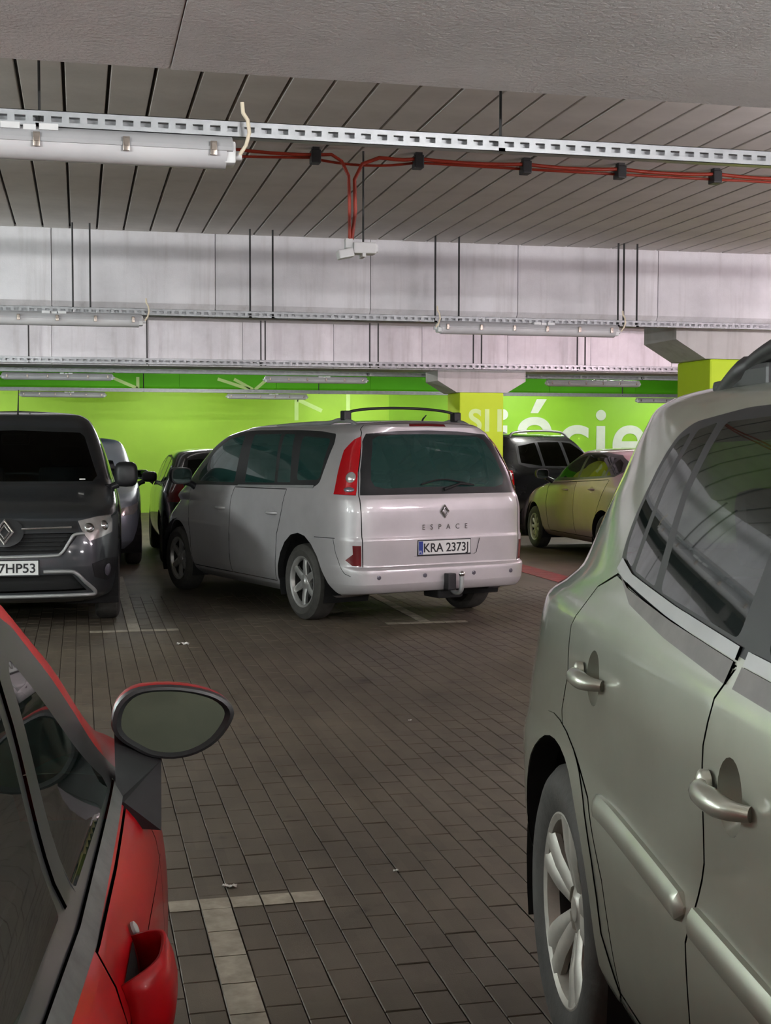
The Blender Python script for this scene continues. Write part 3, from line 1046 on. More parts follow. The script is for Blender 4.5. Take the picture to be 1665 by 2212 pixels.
    def build(s, root, mat, name='body'):
        W = s.nu + 1
        pts = [(u, v) for v in s.vs for u in s.us]
        edges = []
        for p in s.parts:
            o = len(pts)
            n = len(p['uv'])
            pts += p['uv']
            edges += [(o + k, o + (k + 1) % n) for k in range(n)]
        vo, eo, fo, _, _, _ = delaunay_2d_cdt([Vector(p) for p in pts], edges, [], 0, 1e-5)
        V2 = np.array([(v.x, v.y) for v in vo])
        F = np.array([f for f in fo])
        cen = V2[F].mean(1)
        own = np.full(len(F), -1)
        for k, p in enumerate(s.parts):
            q = np.array(p['uv'])
            inside = np.zeros(len(F), bool)
            bx = (cen[:, 0] >= q[:, 0].min()) & (cen[:, 0] <= q[:, 0].max()) & (cen[:, 1] >= q[:, 1].min()) & (cen[:, 1] <= q[:, 1].max())
            ix = np.where(bx)[0]
            c = cen[ix]
            ins = np.zeros(len(ix), bool)
            for i in range(len(q)):
                x0, y0 = q[i - 1]
                x1, y1 = q[i]
                if y0 == y1:
                    continue
                cr = ((y0 > c[:, 1]) != (y1 > c[:, 1])) & (c[:, 0] < (x1 - x0) * (c[:, 1] - y0) / (y1 - y0) + x0)
                ins ^= cr
            own[ix[ins]] = k
        P, Nn = s.ev(V2[:, 0], V2[:, 1])
        # areas: drop degenerate triangles
        ar = np.linalg.norm(np.cross(P[F[:, 1]] - P[F[:, 0]], P[F[:, 2]] - P[F[:, 0]]), axis=1)
        fn = np.cross(P[F[:, 1]] - P[F[:, 0]], P[F[:, 2]] - P[F[:, 0]])
        flip = (fn * Nn[F].mean(1)).sum(1) < 0
        F[flip] = F[flip][:, ::-1]
        ok = ar > 1e-10
        groups = {}
        for k in range(-1, len(s.parts)):
            sel = np.where((own == k) & ok)[0]
            if len(sel) == 0:
                continue
            p = s.parts[k] if k >= 0 else None
            if p is None:
                key, mt, push = 'body', mat, 0.0
            elif p['key'] is None:
                continue
            elif p['key'].startswith('body:'):
                key, mt, push = 'body', p['mat'], p['push']
            else:
                key, mt, push = p['key'], p['mat'], p['push']
            groups.setdefault(key, []).append((sel, mt, push, p))
        made = {}
        for key, lst in groups.items():
            center = key == 'body' or lst[0][3]['center']
            mats = []
            vs, ns, fs, mi = [], [], [], []
            cmap = {}
            for sel, mt, push, p in lst:
                if mt not in mats:
                    mats.append(mt)
                m = mats.index(mt)
                for f in F[sel]:
                    ids = []
                    for q in f:
                        kk = (int(q), push)
                        if kk not in cmap:
                            cmap[kk] = len(vs)
                            vs.append(P[q] + Nn[q] * push)
                            ns.append(Nn[q])
                        ids.append(cmap[kk])
                    fs.append(tuple(ids))
                    mi.append(m)
            vs, ns = np.array(vs), np.array(ns)
            fl_ = np.array([1, -1, 1.0])
            lab = lst[0][3]['label'] if lst[0][3] else None
            par = made.get(lst[0][3]['parent'], [root, root]) if lst[0][3] and lst[0][3]['parent'] else [root, root]
            nm = name if key == 'body' else key.split('#')[0]
            if center:
                n0 = len(vs)
                onc = np.abs(vs[:, 1]) < 2e-4
                rm = np.where(onc, np.arange(n0), 0)
                nxt = n0 + np.cumsum(~onc) - 1
                rm = np.where(onc, np.arange(n0), nxt)
                v2 = np.vstack([vs, (vs * fl_)[~onc]])
                n2 = np.vstack([ns, (ns * fl_)[~onc]])
                f2 = [tuple(rm[i] for i in f[::-1]) for f in fs]
                o = mesh_obj(nm, v2.tolist(), fs + f2, None, par[0], True, mats, mi + mi, n2.tolist())
                made[key] = [o, o]
            else:
                o = mesh_obj(nm, vs.tolist(), fs, None, par[0], True, mats, mi, ns.tolist())
                o2 = mesh_obj(nm, (vs * fl_).tolist(), [f[::-1] for f in fs], None, par[1], True, mats, mi, (ns * fl_).tolist())
                made[key] = [o, o2]
            if lab:
                for q in set(made[key]):
                    q['label'] = lab
        s.made = made
        return made

def arch_poly(cx, cz, r, zlow=0.05, front=0.0, rear=0.0, n=22):
    """wheel arch outline in side view; front/rear widen the foot"""
    p = [(cx + r + front, zlow)]
    for k in range(n + 1):
        a = math.pi * k / n
        p.append((cx + r * math.cos(a), cz + r * math.sin(a)))
    p.append((cx - r - rear, zlow))
    return p

def arch_lip(body, root, poly, depth=0.06, mat='liner', name='arch_flange'):
    """the folded-in edge of a wheel arch"""
    pts = [body.at('s', a, b)[0] for a, b in poly[1:-1]]
    for sd in (1, -1):
        vs, fs = [], []
        for p in pts:
            vs += [(p.x, p.y * sd, p.z), (p.x, (p.y - depth) * sd, p.z)]
        for k in range(len(pts) - 1):
            fs.append((2 * k, 2 * k + 1, 2 * k + 3, 2 * k + 2))
        mesh_obj(name, vs, fs, mat, root, True)

def wheel(root, x, y, r, rim_r, width, style, side, alloy='alloy', rot=0.0):
    """side +1 = left. The wheel's outer face looks along side*y"""
    mt = Matrix.Translation((x, y, r)) @ (Matrix.Identity(4) if side > 0 else Matrix.Rotation(math.pi, 4, 'Z')) @ Matrix.Rotation(rot, 4, 'Y')
    h = width / 2
    pr = [(rim_r - .012, -h * .8), (rim_r + .01, -h * .92), ((r + rim_r) / 2, -h * 1.02), (r - .03, -h * .92), (r - .008, -h * .74), (r, -h * .4), (r, h * .4), (r - .008, h * .74), (r - .03, h * .92), ((r + rim_r) / 2, h * 1.02), (rim_r + .01, h * .92), (rim_r - .012, h * .8)]
    mb = MB().lathe(pr, 56)
    # tread grooves
    ty = mb.build('wheel', 'rubber', root, auto=35)
    ty.matrix_local = mt
    ri = MB().lathe([(rim_r - .014, -h * .8), (rim_r - .03, -h * .6), (rim_r - .035, h * .5), (rim_r - .018, h * .82), (rim_r - .004, h * .88), (rim_r + .004, h * .86), (rim_r - .004, h * .78), (rim_r - .014, h * .74)], 56)
    rim = ri.build('rim', alloy, ty, auto=35)
    MB().lathe([(rim_r - .0365, h * .58), (rim_r - .037, -h * .6), (rim_r * .3, -h * .62)], 40).build('shaded_rim_barrel', 'disc', ty, auto=40)  # near-black barrel: shade behind the spokes put into its colour
    sp = MB()
    fy = h * .72
    Ro = rim_r - .014
    def spoke(a, w0, w1, r0, r1, y0, y1, th=.03):
        c, s_ = math.cos(a), math.sin(a)
        def P(rr_, t, yy):
            return (rr_ * c - t * s_, yy, rr_ * s_ + t * c)
        sec = []
        for rr_, w, yy in ((r0, w0, y0), ((r0 + r1) / 2, (w0 + w1) / 2, (y0 + y1) / 2 + .006), (r1, w1, y1)):
            sec.append([P(rr_, -w / 2, yy - th), P(rr_, -w / 2, yy - .008), P(rr_, -w * .25, yy + .002), P(rr_, w * .25, yy + .002), P(rr_, w / 2, yy - .008), P(rr_, w / 2, yy - th)])
        vs = [v for q in sec for v in q]
        fs = []
        for i in range(2):
            for k in range(6):
                k2 = (k + 1) % 6
                fs.append((i * 6 + k, i * 6 + k2, i * 6 + 6 + k2, i * 6 + 6 + k))
        fs += [tuple(range(6)), tuple(range(17, 11, -1))]
        return MB().add(vs, fs)
    hub_r = 0.075
    if style == 'six':
        for k in range(6):
            spoke(math.pi / 2 + k * math.pi / 3 + .06, .075, .052, hub_r * .6, Ro, fy - .012, fy - .004).build('spoke', alloy, ty, auto=40)
    elif style == 'five_split':
        fy = h * .90
        for k in range(5):
            a = math.pi / 2 + k * 2 * math.pi / 5
            for e in (-1, 1):
                spoke(a + e * .175, .050, .074, hub_r * .75, rim_r - .006, fy - .034, fy - .006, .022).build('spoke', alloy, ty, auto=40)
    else:
        for k in range(9):
            spoke(k * 2 * math.pi / 9, .045, .05, hub_r * .6, Ro, fy - .012, fy - .006).build('spoke', alloy, ty, auto=40)
    if style == 'five_split':
        fy -= .034
    MB().lathe([(0.0, fy + .004), (.03, fy + .004), (.034, fy), (hub_r * .8, fy - .006), (hub_r, fy - .03), (hub_r, fy - .08)], 28).build('hub', alloy, ty, auto=40)
    MB().lathe([(0.0, -h * .1), (rim_r * .72, -h * .1), (rim_r * .72, -h * .25), (0, -h * .25)], 32).build('brake_disc', 'disc', ty, auto=30)
    # dark wheel well behind the wheel
    R_ = r + .09
    wl_ = MB().lathe([(R_, h * .9), (R_, -.34), (0.01, -.34)], 30)
    w_ = wl_.build('wheel_well', 'liner', root)
    w_.matrix_local = Matrix.Translation((x, y, r)) @ (Matrix.Identity(4) if side > 0 else Matrix.Rotation(math.pi, 4, 'Z'))
    # keep the well above the sill
    bm = bmesh.new()
    bm.from_mesh(w_.data)
    bmesh.ops.bisect_plane(bm, geom=bm.verts[:] + bm.edges[:] + bm.faces[:], plane_co=(0, 0, -r * .45), plane_no=(0, 0, -1), clear_outer=True)
    bm.to_mesh(w_.data)
    bm.free()
    return ty

def seats(root, rows, w=0.5, z=0.42):
    for x, ys in rows:
        for y in ys:
            s_ = MB().box((x - .25, y - w / 2, z), (x + .27, y + w / 2, z + .14), ch=.04)
            s_.box((-.06, -w / 2, 0), (.07, w / 2, .60), ch=.05, mtx=Matrix.Translation((x - .26, y, z + .08)) @ Matrix.Rotation(R(-14), 4, 'Y'))
            s_.box((-.045, -w * .28, .62), (.045, w * .28, .80), ch=.04, mtx=Matrix.Translation((x - .26, y, z + .08)) @ Matrix.Rotation(R(-14), 4, 'Y'))
            s_.build('seat', 'seat', root, auto=40)

def underbody(root, x0, x1, w, z0=.2, z1=.36):
    MB().box((x0, -w, z0), (x1, w, z1), ch=.04).build('underbody', 'under', root)

def handle(body, root, x, z, L, mat, h=.03, out=.038, name='door_handle'):
    for sd in (1, -1):
        P, N = body.at('s', x, z, 0, sd)
        a, _ = body.at('s', x - L / 2, z, 0, sd)
        b, _ = body.at('s', x + L / 2, z, 0, sd)
        t = (b - a).normalized()
        u = N.cross(t).normalized()
        mid = (a + b) / 2
        pts, rs = [], []
        n = 12
        for k in range(n + 1):
            s_ = k / n
            pts.append(a.lerp(b, s_) + N * (out * (1 - (2 * s_ - 1) ** 4) - .004))
            rs.append(h * .5 * (.75 + .25 * (1 - (2 * s_ - 1) ** 2)))
        MB().tube(pts, rs, 10).build(name, mat, root, auto=60)
        # cup behind the handle
        mb = MB()
        prof = [(math.cos(q) * L * .36, math.sin(q) * h * 1.7) for q in np.linspace(0, 2 * math.pi, 20, endpoint=False)]
        vs = [mid + t * p + u * q + N * .002 for p, q in prof]
        vs.append(mid + N * -.004)
        fs = [(k, (k + 1) % 20, 20) for k in range(20)]
        # follow the skin
        mb.add(vs, fs).build('handle_recess', mat, root)

def number_plate(root, mtx, txt, w=.52, h=.114, frame=True, blue=True):
    """mtx: x right, y up, z out; centred"""
    if frame:
        mb = MB()
        mb.box((-w / 2 - .008, -h / 2 - .012, -.012), (w / 2 + .008, h / 2 + .008, 0.0), ch=.003)
        pf = mb.build('plate_holder', 'plateblack', root)
        pf.matrix_local = mtx
    pl = MB().box((-w / 2, -h / 2, .0005), (w / 2, h / 2, .004), ch=.0015).build('number_plate', 'platewhite', root)
    pl.matrix_local = mtx
    if blue:
        b = MB().box((-w / 2 + .002, -h / 2 + .003, .0042), (-w / 2 + .044, h / 2 - .003, .0052)).build('country_band', 'plateblue', pl)
        text_obj('country_code', 'PL', .032, 'platewhite', pl, Matrix.Translation((-w / 2 + .006, -h / 2 + .012, .0055)), .0004)
    t = text_obj('plate_characters', txt, .104, 'plateblack', pl, Matrix.Translation((-w / 2 + .055, -h / 2 + .020, .0048)) @ Matrix.Scale(.80, 4, (1, 0, 0)), .0008, bold=.0015)
    xs = [v.co.x for v in t.data.vertices]
    sx = (w - .075) / (max(xs) - min(xs))
    t.matrix_local = Matrix.Translation((-w / 2 + .052 - min(xs) * sx, -h / 2 + .020, .0048)) @ Matrix.Scale(sx, 4, (1, 0, 0))
    return pl

def disc(root, P, N, r, name, mat, th=.006, bulge=.3, ey=1.0):
    z = Vector(N).normalized()
    x = Vector((0, 0, 1)).cross(z).normalized()
    y = z.cross(x)
    vs, fs = [], []
    n = 24
    rings = [(1.0, 0), (1.0, th), (.85, th + r * bulge * .25), (.5, th + r * bulge * .6), (.0, th + r * bulge * .7)]
    for q, hh in rings:
        for k in range(n):
            a = 2 * math.pi * k / n
            vs.append(P + (x * math.cos(a) + y * math.sin(a) * ey) * r * q + z * hh)
    for i in range(len(rings) - 1):
        for k in range(n):
            fs.append((i * n + k, i * n + (k + 1) % n, (i + 1) * n + (k + 1) % n, (i + 1) * n + k))
    return MB().add(vs, fs).build(name, mat, root, auto=50)

def rhombus_badge(root, P, N, h, w, mat='chrome'):
    z = Vector(N).normalized()
    x = Vector((0, 0, 1)).cross(z).normalized()
    y = z.cross(x)
    def ring(k0, k1, z0):
        o = [(0, h / 2), (w / 2, 0), (0, -h / 2), (-w / 2, 0)]
        vs, fs = [], []
        for kk, hh in ((k0, 0), (k0, z0), ((k0 + k1) / 2, z0 + .006), (k1, z0), (k1, 0)):
            for a, b in o:
                vs.append(P + x * a * kk + y * b * kk + z * hh)
        for i in range(4):
            for q in range(4):
                fs.append((i * 4 + q, i * 4 + (q + 1) % 4, (i + 1) * 4 + (q + 1) % 4, (i + 1) * 4 + q))
        return vs, fs
    mb = MB()
    mb.add(*ring(1.0, .74, .008))
    mb.add(*ring(.62, .40, .008))
    return mb.build('badge', mat, root, auto=20)

def door_mirror(root, P, side, size=(.10, .24, .16), mat='trim', cap=None, glass_back=True, arm='trim'):
    """P: foot on the door (left side); housing stands out sideways"""
    d, w, h = size
    for sd in ((1, -1) if side == 0 else (side,)):
        base = Vector((P[0], P[1] * sd, P[2]))
        mb = MB()
        mb.tube([base, base + Vector((-.0, .05 * sd, .03)), base + Vector((-.01, .10 * sd, .05))], [.04, .03, .035], 10)
        mb.build('mirror_arm', arm, root, auto=60)
        c = base + Vector((-.01, (.07 + w / 2) * sd, .06 + h * .35))
        sec = []
        n = 16
        for q, ww in ((-1.0, .62), (-.85, .80), (-.4, .95), (.2, 1.0), (.75, .98), (1.0, .95)):
            sec.append([c + Vector((-q * d * .5, sd * math.copysign(abs(math.cos(a)) ** .6, math.cos(a)) * w / 2 * ww, math.copysign(abs(math.sin(a)) ** .6, math.sin(a)) * h / 2 * ww)) for a in [2 * math.pi * k / n for k in range(n)]])
        vs = [v for s_ in sec for v in s_]
        fs = [(i * n + k, i * n + (k + 1) % n, (i + 1) * n + (k + 1) % n, (i + 1) * n + k) for i in range(len(sec) - 1) for k in range(n)]
        fs += [tuple(range(n)), tuple(range(len(vs) - n, len(vs)))[::-1]]
        hs = MB().add(vs, fs).build('door_mirror', cap or mat, root, auto=50)
        if glass_back:
            g = [c + Vector((-d * .5 - .003, (v - c).y * .88, (v - c).z * .86)) for v in sec[-1]]
            MB().add(g + [v + Vector((-.002, 0, 0)) for v in g], [tuple(range(n)), tuple(range(2 * n - 1, n - 1, -1))] + [(k, (k + 1) % n, (k + 1) % n + n, k + n) for k in range(n)]).build('mirror_glass', 'mirror', hs)

# ------------------------------------------------------------------ silver minivan
def minivan():
    t = empty('minivan', (2.70, 11.52, 0), R(108))
    tag(t, 'silver minivan parked askew seen from behind, plate KRA 2373J', 'car')
    B = Body([
        # zS   w     zF    xF    nF   zR    xR     nR
        (.20, .780, .20, 3.55, 4.0, .285, -.78, 11.0),
        (.27, .875, .26, 3.68, 4.0, .300, -.885, 11.0),
        (.36, .915, .36, 3.74, 4.0, .37, -.915, 11.0),
        (.46, .928, .50, 3.76, 4.0, .485, -.915, 11.0),
        (.50, .930, .55, 3.75, 4.0, .500, -.905, 11.0),
        (.54, .930, .60, 3.73, 4.0, .512, -.870, 11.0),
        (.735, .935, .72, 3.68, 4.0, .735, -.880, 11.0),
        (.755, .932, .74, 3.66, 4.0, .755, -.872, 11.0),
        (.95, .928, .86, 3.42, 3.6, .96, -.868, 11.0),
        (1.05, .915, .98, 3.12, 6.0, 1.06, -.852, 11.0),
        (1.11, .898, 1.07, 2.98, 6.0, 1.10, -.835, 11.0),
        (1.30, .838, 1.28, 2.72, 6.0, 1.30, -.765, 13.0),
        (1.50, .768, 1.50, 2.38, 6.0, 1.50, -.670, 13.0),
        (1.60, .715, 1.60, 2.12, 6.0, 1.60, -.610, 13.0),
        (1.645, .670, 1.645, 1.92, 4.5, 1.655, -.610, 9.0),
        (1.68, .600, 1.68, 1.72, 4.5, 1.685, -.585, 9.0),
        (1.705, .45, 1.71, 1.45, 4.5, 1.705, -.52, 9.0),
        (1.725, .20, 1.735, 1.2, 4.5, 1.715, -.45, 9.0),
        (1.730, .0, 1.74, 1.1, 4.5, 1.718, -.42, 9.0),
    ], 1.25, 5, 6)
    # glazing band
    dlo = [(-.335, 1.52), (-.29, 1.60), (0, 1.625), (.45, 1.64), (1.30, 1.645), (1.62, 1.635), (1.92, 1.595), (2.18, 1.48), (2.42, 1.28), (2.60, 1.10), (2.0, 1.115), (1.2, 1.125), (.16, 1.14), (-.22, 1.155), (-.285, 1.19)]
    B.part('body:trim', dlo, 'trim', r=.03)
    B.part('side_window', [(.285, 1.585), (-.245, 1.56), (-.265, 1.215), (.135, 1.20)], 'glass_mpv', r=.05)
    B.part('side_window#2', [(1.30, 1.605), (.74, 1.605), (.55, 1.17), (1.17, 1.158)], 'glass_mpv', r=.02)
    B.part('side_window#3', [(.67, 1.605), (.46, 1.60), (.25, 1.18), (.50, 1.175)], 'glass_mpv', r=.02)
    B.part('side_window#4', [(1.50, 1.60), (1.82, 1.565), (2.06, 1.45), (2.30, 1.23), (2.28, 1.15), (1.40, 1.15)], 'glass_mpv', r=.04)
    B.part('window_sill_strip', [(-.20, 1.142), (1.30, 1.118), (1.30, 1.132), (-.20, 1.165)], 'satin', push=.004)
    # doors
    rd = [(1.36, 1.11), (1.395, 1.0), (1.415, .85), (1.43, .55), (1.42, .30), (.47, .30), (.43, .55), (.40, .73), (.31, .95), (.28, 1.12)]
    B.part('door', rd, 'silver')
    fd = [(2.42, 1.08), (2.48, .9), (2.40, .55), (2.38, .30), (1.42, .30), (1.43, .55), (1.415, .85), (1.395, 1.0), (1.36, 1.11)]
    B.part('door#2', fd, 'silver')
    B.seam(rd, closed=True, w=.009)
    B.seam(fd[:5], w=.009)
    ra = [(.44, .05), (.42, .33), (.395, .44), (.34, .56), (.25, .66), (.13, .73), (0, .755), (-.13, .735), (-.24, .675), (-.34, .58), (-.42, .46), (-.50, .36), (-.60, .27), (-.62, .05)]
    B.part(None, ra, None)
    fa = arch_poly(2.80, .33, .40)
    B.part(None, fa, None)
    # rear bumper seam and crease
    B.seam([(-.30, .737), (-.55, .742), (-.62, .742)], w=.006)
    B.seam([(-.60, .735), (-.63, .62), (-.68, .52), (-.74, .46), (-.80, .44)], w=.005)
    # tailgate
    tg = [(0, .515), (.772, .515), (.780, .70), (.785, 1.0), (.782, 1.09), (.745, 1.30), (.66, 1.54), (.615, 1.64), (.57, 1.672), (.30, 1.688), (0, 1.694)]
    B.part('tailgate', tg, 'silver', 'r', center=True)
    B.seam(tg[1:], 'r', w=.008)
    B.part('rear_window_surround', [(0, 1.098), (.772, 1.098), (.735, 1.30), (.65, 1.535), (.60, 1.60), (.3, 1.625), (0, 1.632)], 'trim', 'r', center=True, push=.001)
    B.part('rear_window', [(0, 1.16), (.55, 1.15), (.64, 1.17), (.665, 1.22), (.635, 1.36), (.56, 1.55), (.50, 1.578), (.25, 1.596), (0, 1.60)], 'glass_mpv', 'r', center=True, push=.001)
    B.part('brake_light', [(0, 1.668), (.185, 1.664), (.175, 1.684), (0, 1.689)], 'darkred', 'r', center=True, push=.002)
    # number plate recess
    B.part('plate_recess', [(0, .725), (.355, .72), (.325, .60), (.30, .585), (0, .585)], 'silver', 'r', center=True, push=-.008)
    # tail lamps wrap round the corner
    tl = [('r', .64, 1.575), ('r', .69, 1.55), ('s', -.52, 1.46), ('s', -.53, 1.34), ('s', -.545, 1.22), ('s', -.555, 1.10), ('r', .80, 1.096), ('r', .785, 1.14), ('r', .755, 1.28), ('r', .69, 1.46)]
    B.part('tail_lamp', tl, 'redlens', push=.006, label='tall red tail lamp with round clear indicator')
    B.part('reflector', [('r', .79, .69), ('r', .87, .69), ('s', -.80, .69), ('s', -.80, .62), ('r', .875, .57), ('r', .84, .525), ('r', .785, .52)], 'darkred', push=.003)
    # windscreen
    B.part('windscreen', [('f', 0, 1.12), ('f', .74, 1.13), ('f', .74, 1.2), ('f', .66, 1.45), ('f', .58, 1.58), ('f', 0, 1.61)], 'glass_van', 'f', center=True)
    B.part('headlamp', [('f', .48, .70), ('f', .80, .74), ('s', 3.30, .80), ('s', 3.20, .88), ('f', .70, .80)], 'clearlens', push=.004)
    made = B.build(t, 'silver')
    for p in (ra, fa):
        arch_lip(B, t, p)
    tlo = made['tail_lamp']
    for sd in (1, -1):
        o = tlo[0] if sd > 0 else tlo[1]
        P, N = B.at('r', .80 * sd, 1.24, .004)
        disc(o, P, N, .046, 'indicator_lens', 'clearlens', .004, .4)
        P, N = B.at('r', .825 * sd, 1.14, .006)
        disc(o, P, N, .05, 'reversing_lens', 'smoke', .003, .15, .42)
    # wheels
    for x, w_ in ((0.0, .80), (2.80, .80)):
        for sd in (1, -1):
            wheel(t, x, w_ * sd, .33, .222, .215, 'six', sd)
    underbody(t, -.50, 3.4, .66, .24, .40)
    seats(t, [(.15, (-.5, 0, .5)), (1.0, (-.5, 0, .5)), (1.85, (-.42, .42))])
    MB().box((2.0, -.62, .85), (2.75, .62, 1.02), ch=.05).build('dashboard', 'trim', t)
    handle(B, t, .50, .905, .19, 'silver')
    handle(B, t, 1.62, .905, .19, 'silver')
    door_mirror(t, (2.34, .875, 1.08), 0, (.12, .23, .17), 'trim')
    # roof rails and rear cross bar
    for sd in (1, -1):
        pts = catmull([(-.42, .57 * sd, 1.66), (-.30, .575 * sd, 1.705), (-.1, .58 * sd, 1.722), (.1, .58 * sd, 1.70), (.6, .585 * sd, 1.695), (1.1, .57 * sd, 1.68)], 6)
        MB().tube(pts, .017, 8).build('roof_rail', 'satin', t, auto=60)
        MB().box((-.23, -.035, 0), (-.15, .035, .085), ch=.012, mtx=Matrix.Translation((0, .565 * sd, 1.715))).build('rack_foot', 'blackplastic', t)
    pts = [(-.19, .55 * math.cos(a), 1.775 + .055 * math.sin(a)) for a in np.linspace(0, math.pi, 15)]
    MB().tube([(-.19, .56, 1.725)] + pts + [(-.19, -.56, 1.725)], .012, 8).build('roof_bar', 'rod', t, auto=60)
    MB().tube([(-.38, -.08, 1.70), (-.41, -.08, 1.735), (-.46, -.08, 1.765)], [.010, .008, .004], 8).build('roof_aerial', 'blackplastic', t)
    # badge, lettering, plate
    P, N = B.at('r', 0, .955, .004)
    rhombus_badge(t, P, N, .115, .092)
    a, _ = B.at('r', .225, .822, .003)
    txt = text_obj('model_lettering', 'ESPACE', .060, 'chrome', t, frame_mtx((a.x, .225, .806), (0, -1, 0), (0, 0, 1)), .003, space=2.7)
    P, N = B.at('r', 0, .655, 0)
    number_plate(t, frame_mtx((P.x + .004, -.0, .655), (0, -1, 0), (0, 0, 1)), 'KRA 2373J')
    # wiper
    Pa, _ = B.at('r', -.02, 1.13, .015)
    Pb, _ = B.at('r', -.33, 1.165, .012)
    Pc, _ = B.at('r', .20, 1.175, .012)
    MB().tube([Pa, Vector(Pa).lerp(Pb, .5) + Vector((-.012, 0, .03)), Pb], [.016, .010, .006], 8).build('wiper_arm', 'blackplastic', t)
    MB().tube(catmull([tuple(Pc), tuple(B.at('r', -.03, 1.215, .012)[0]), tuple(Pb)], 6), .008, 6).build('wiper_blade', 'blackplastic', t)
    # parking sensors and tow bar
    for y in (.66, .22, -.27, -.66):
        P, N = B.at('r', y, .43, .0)
        disc(t, P, N, .018, 'parking_sensor', 'smoke', .004, .2)
    MB().box((-.98, -.05, .30), (-.90, .03, .44), ch=.01).build('tow_socket', 'blackplastic', t)
    MB().tube(catmull([(-.80, -.09, .30), (-.92, -.09, .27), (-.99, -.09, .30), (-1.0, -.09, .38), (-1.0, -.09, .42)], 5), .020, 10).build('tow_bar', 'satin', t, auto=60)
    P = Vector((-1.0, -.09, .435))
    mb = MB()
    mb.lathe([(.001, -.028), (.018, -.022), (.027, -.006), (.027, .006), (.018, .022), (.001, .028)], 16, Matrix.Translation(P) @ Matrix.Rotation(math.pi / 2, 4, 'X'))
    mb.build('tow_ball', 'chrome', t, auto=60)
    MB().box((-.86, -.2, .22), (-.62, .05, .33), ch=.02).build('silencer', 'under', t)
    return t
minivan()

def cup(B, x, z, rx_, rz_, mat, deep=.028, root=None, stage=0):
    """a hollow behind a door handle: stage 0 cuts the hole, stage 1 adds the bowl"""
    pts = [(x + rx_ * math.cos(a), z + rz_ * math.sin(a)) for a in np.linspace(0, 2 * math.pi, 22, endpoint=False)]
    if stage == 0:
        B.part(None, pts, None)
        return
    for sd in (1, -1):
        ring = [B.at('s', a, b, 0, sd) for a, b in pts]
        c, n = B.at('s', x, z, 0, sd)
        vs, fs = [], []
        for q, dd in ((1.0, 0), (.85, .45), (.6, .8), (.3, .96), (0.02, 1.0)):
            for p, _ in ring:
                vs.append(c + (p - c) * q - n * deep * dd)
        m = len(ring)
        for i in range(4):
            for k in range(m):
                fs.append((i * m + k, i * m + (k + 1) % m, (i + 1) * m + (k + 1) % m, (i + 1) * m + k))
        mesh_obj('handle_recess', vs, fs, mat, root, True)

def moulding(B, root, pts, h, th, mat, name='side_moulding', mode='s', blunt=False):
    """a raised strip of height h that follows the body along pts"""
    L = catmull([(a, b, 0) for a, b in pts], 8)
    for sd in (1, -1):
        vs, fs = [], []
        n = len(L)
        for k, p in enumerate(L):
            e = min(k + (8 if blunt else 0), (n - 1 - k) * 3)
            s_ = min(1.0, .25 + e * .25)
            c0, N = B.at(mode, p[0], p[1], 0, sd)
            up = Vector((0, 0, 1)) - N * N.z
            up.normalize()
            hh, tt = h * s_ / 2, th * s_
            vs += [c0 - up * hh - N * .003, c0 - up * hh * .9 + N * tt * .7, c0 - up * hh * .3 + N * tt, c0 + up * hh * .4 + N * tt, c0 + up * hh * .95 + N * tt * .6, c0 + up * hh - N * .003]
        for k in range(n - 1):
            for i in range(5):
                fs.append((k * 6 + i, k * 6 + i + 1, k * 6 + 7 + i, k * 6 + 6 + i))
        fs += [tuple(range(6)), tuple(range((n - 1) * 6, n * 6))[::-1]]
        MB().add(vs, fs).build(name, mat, root, auto=35)

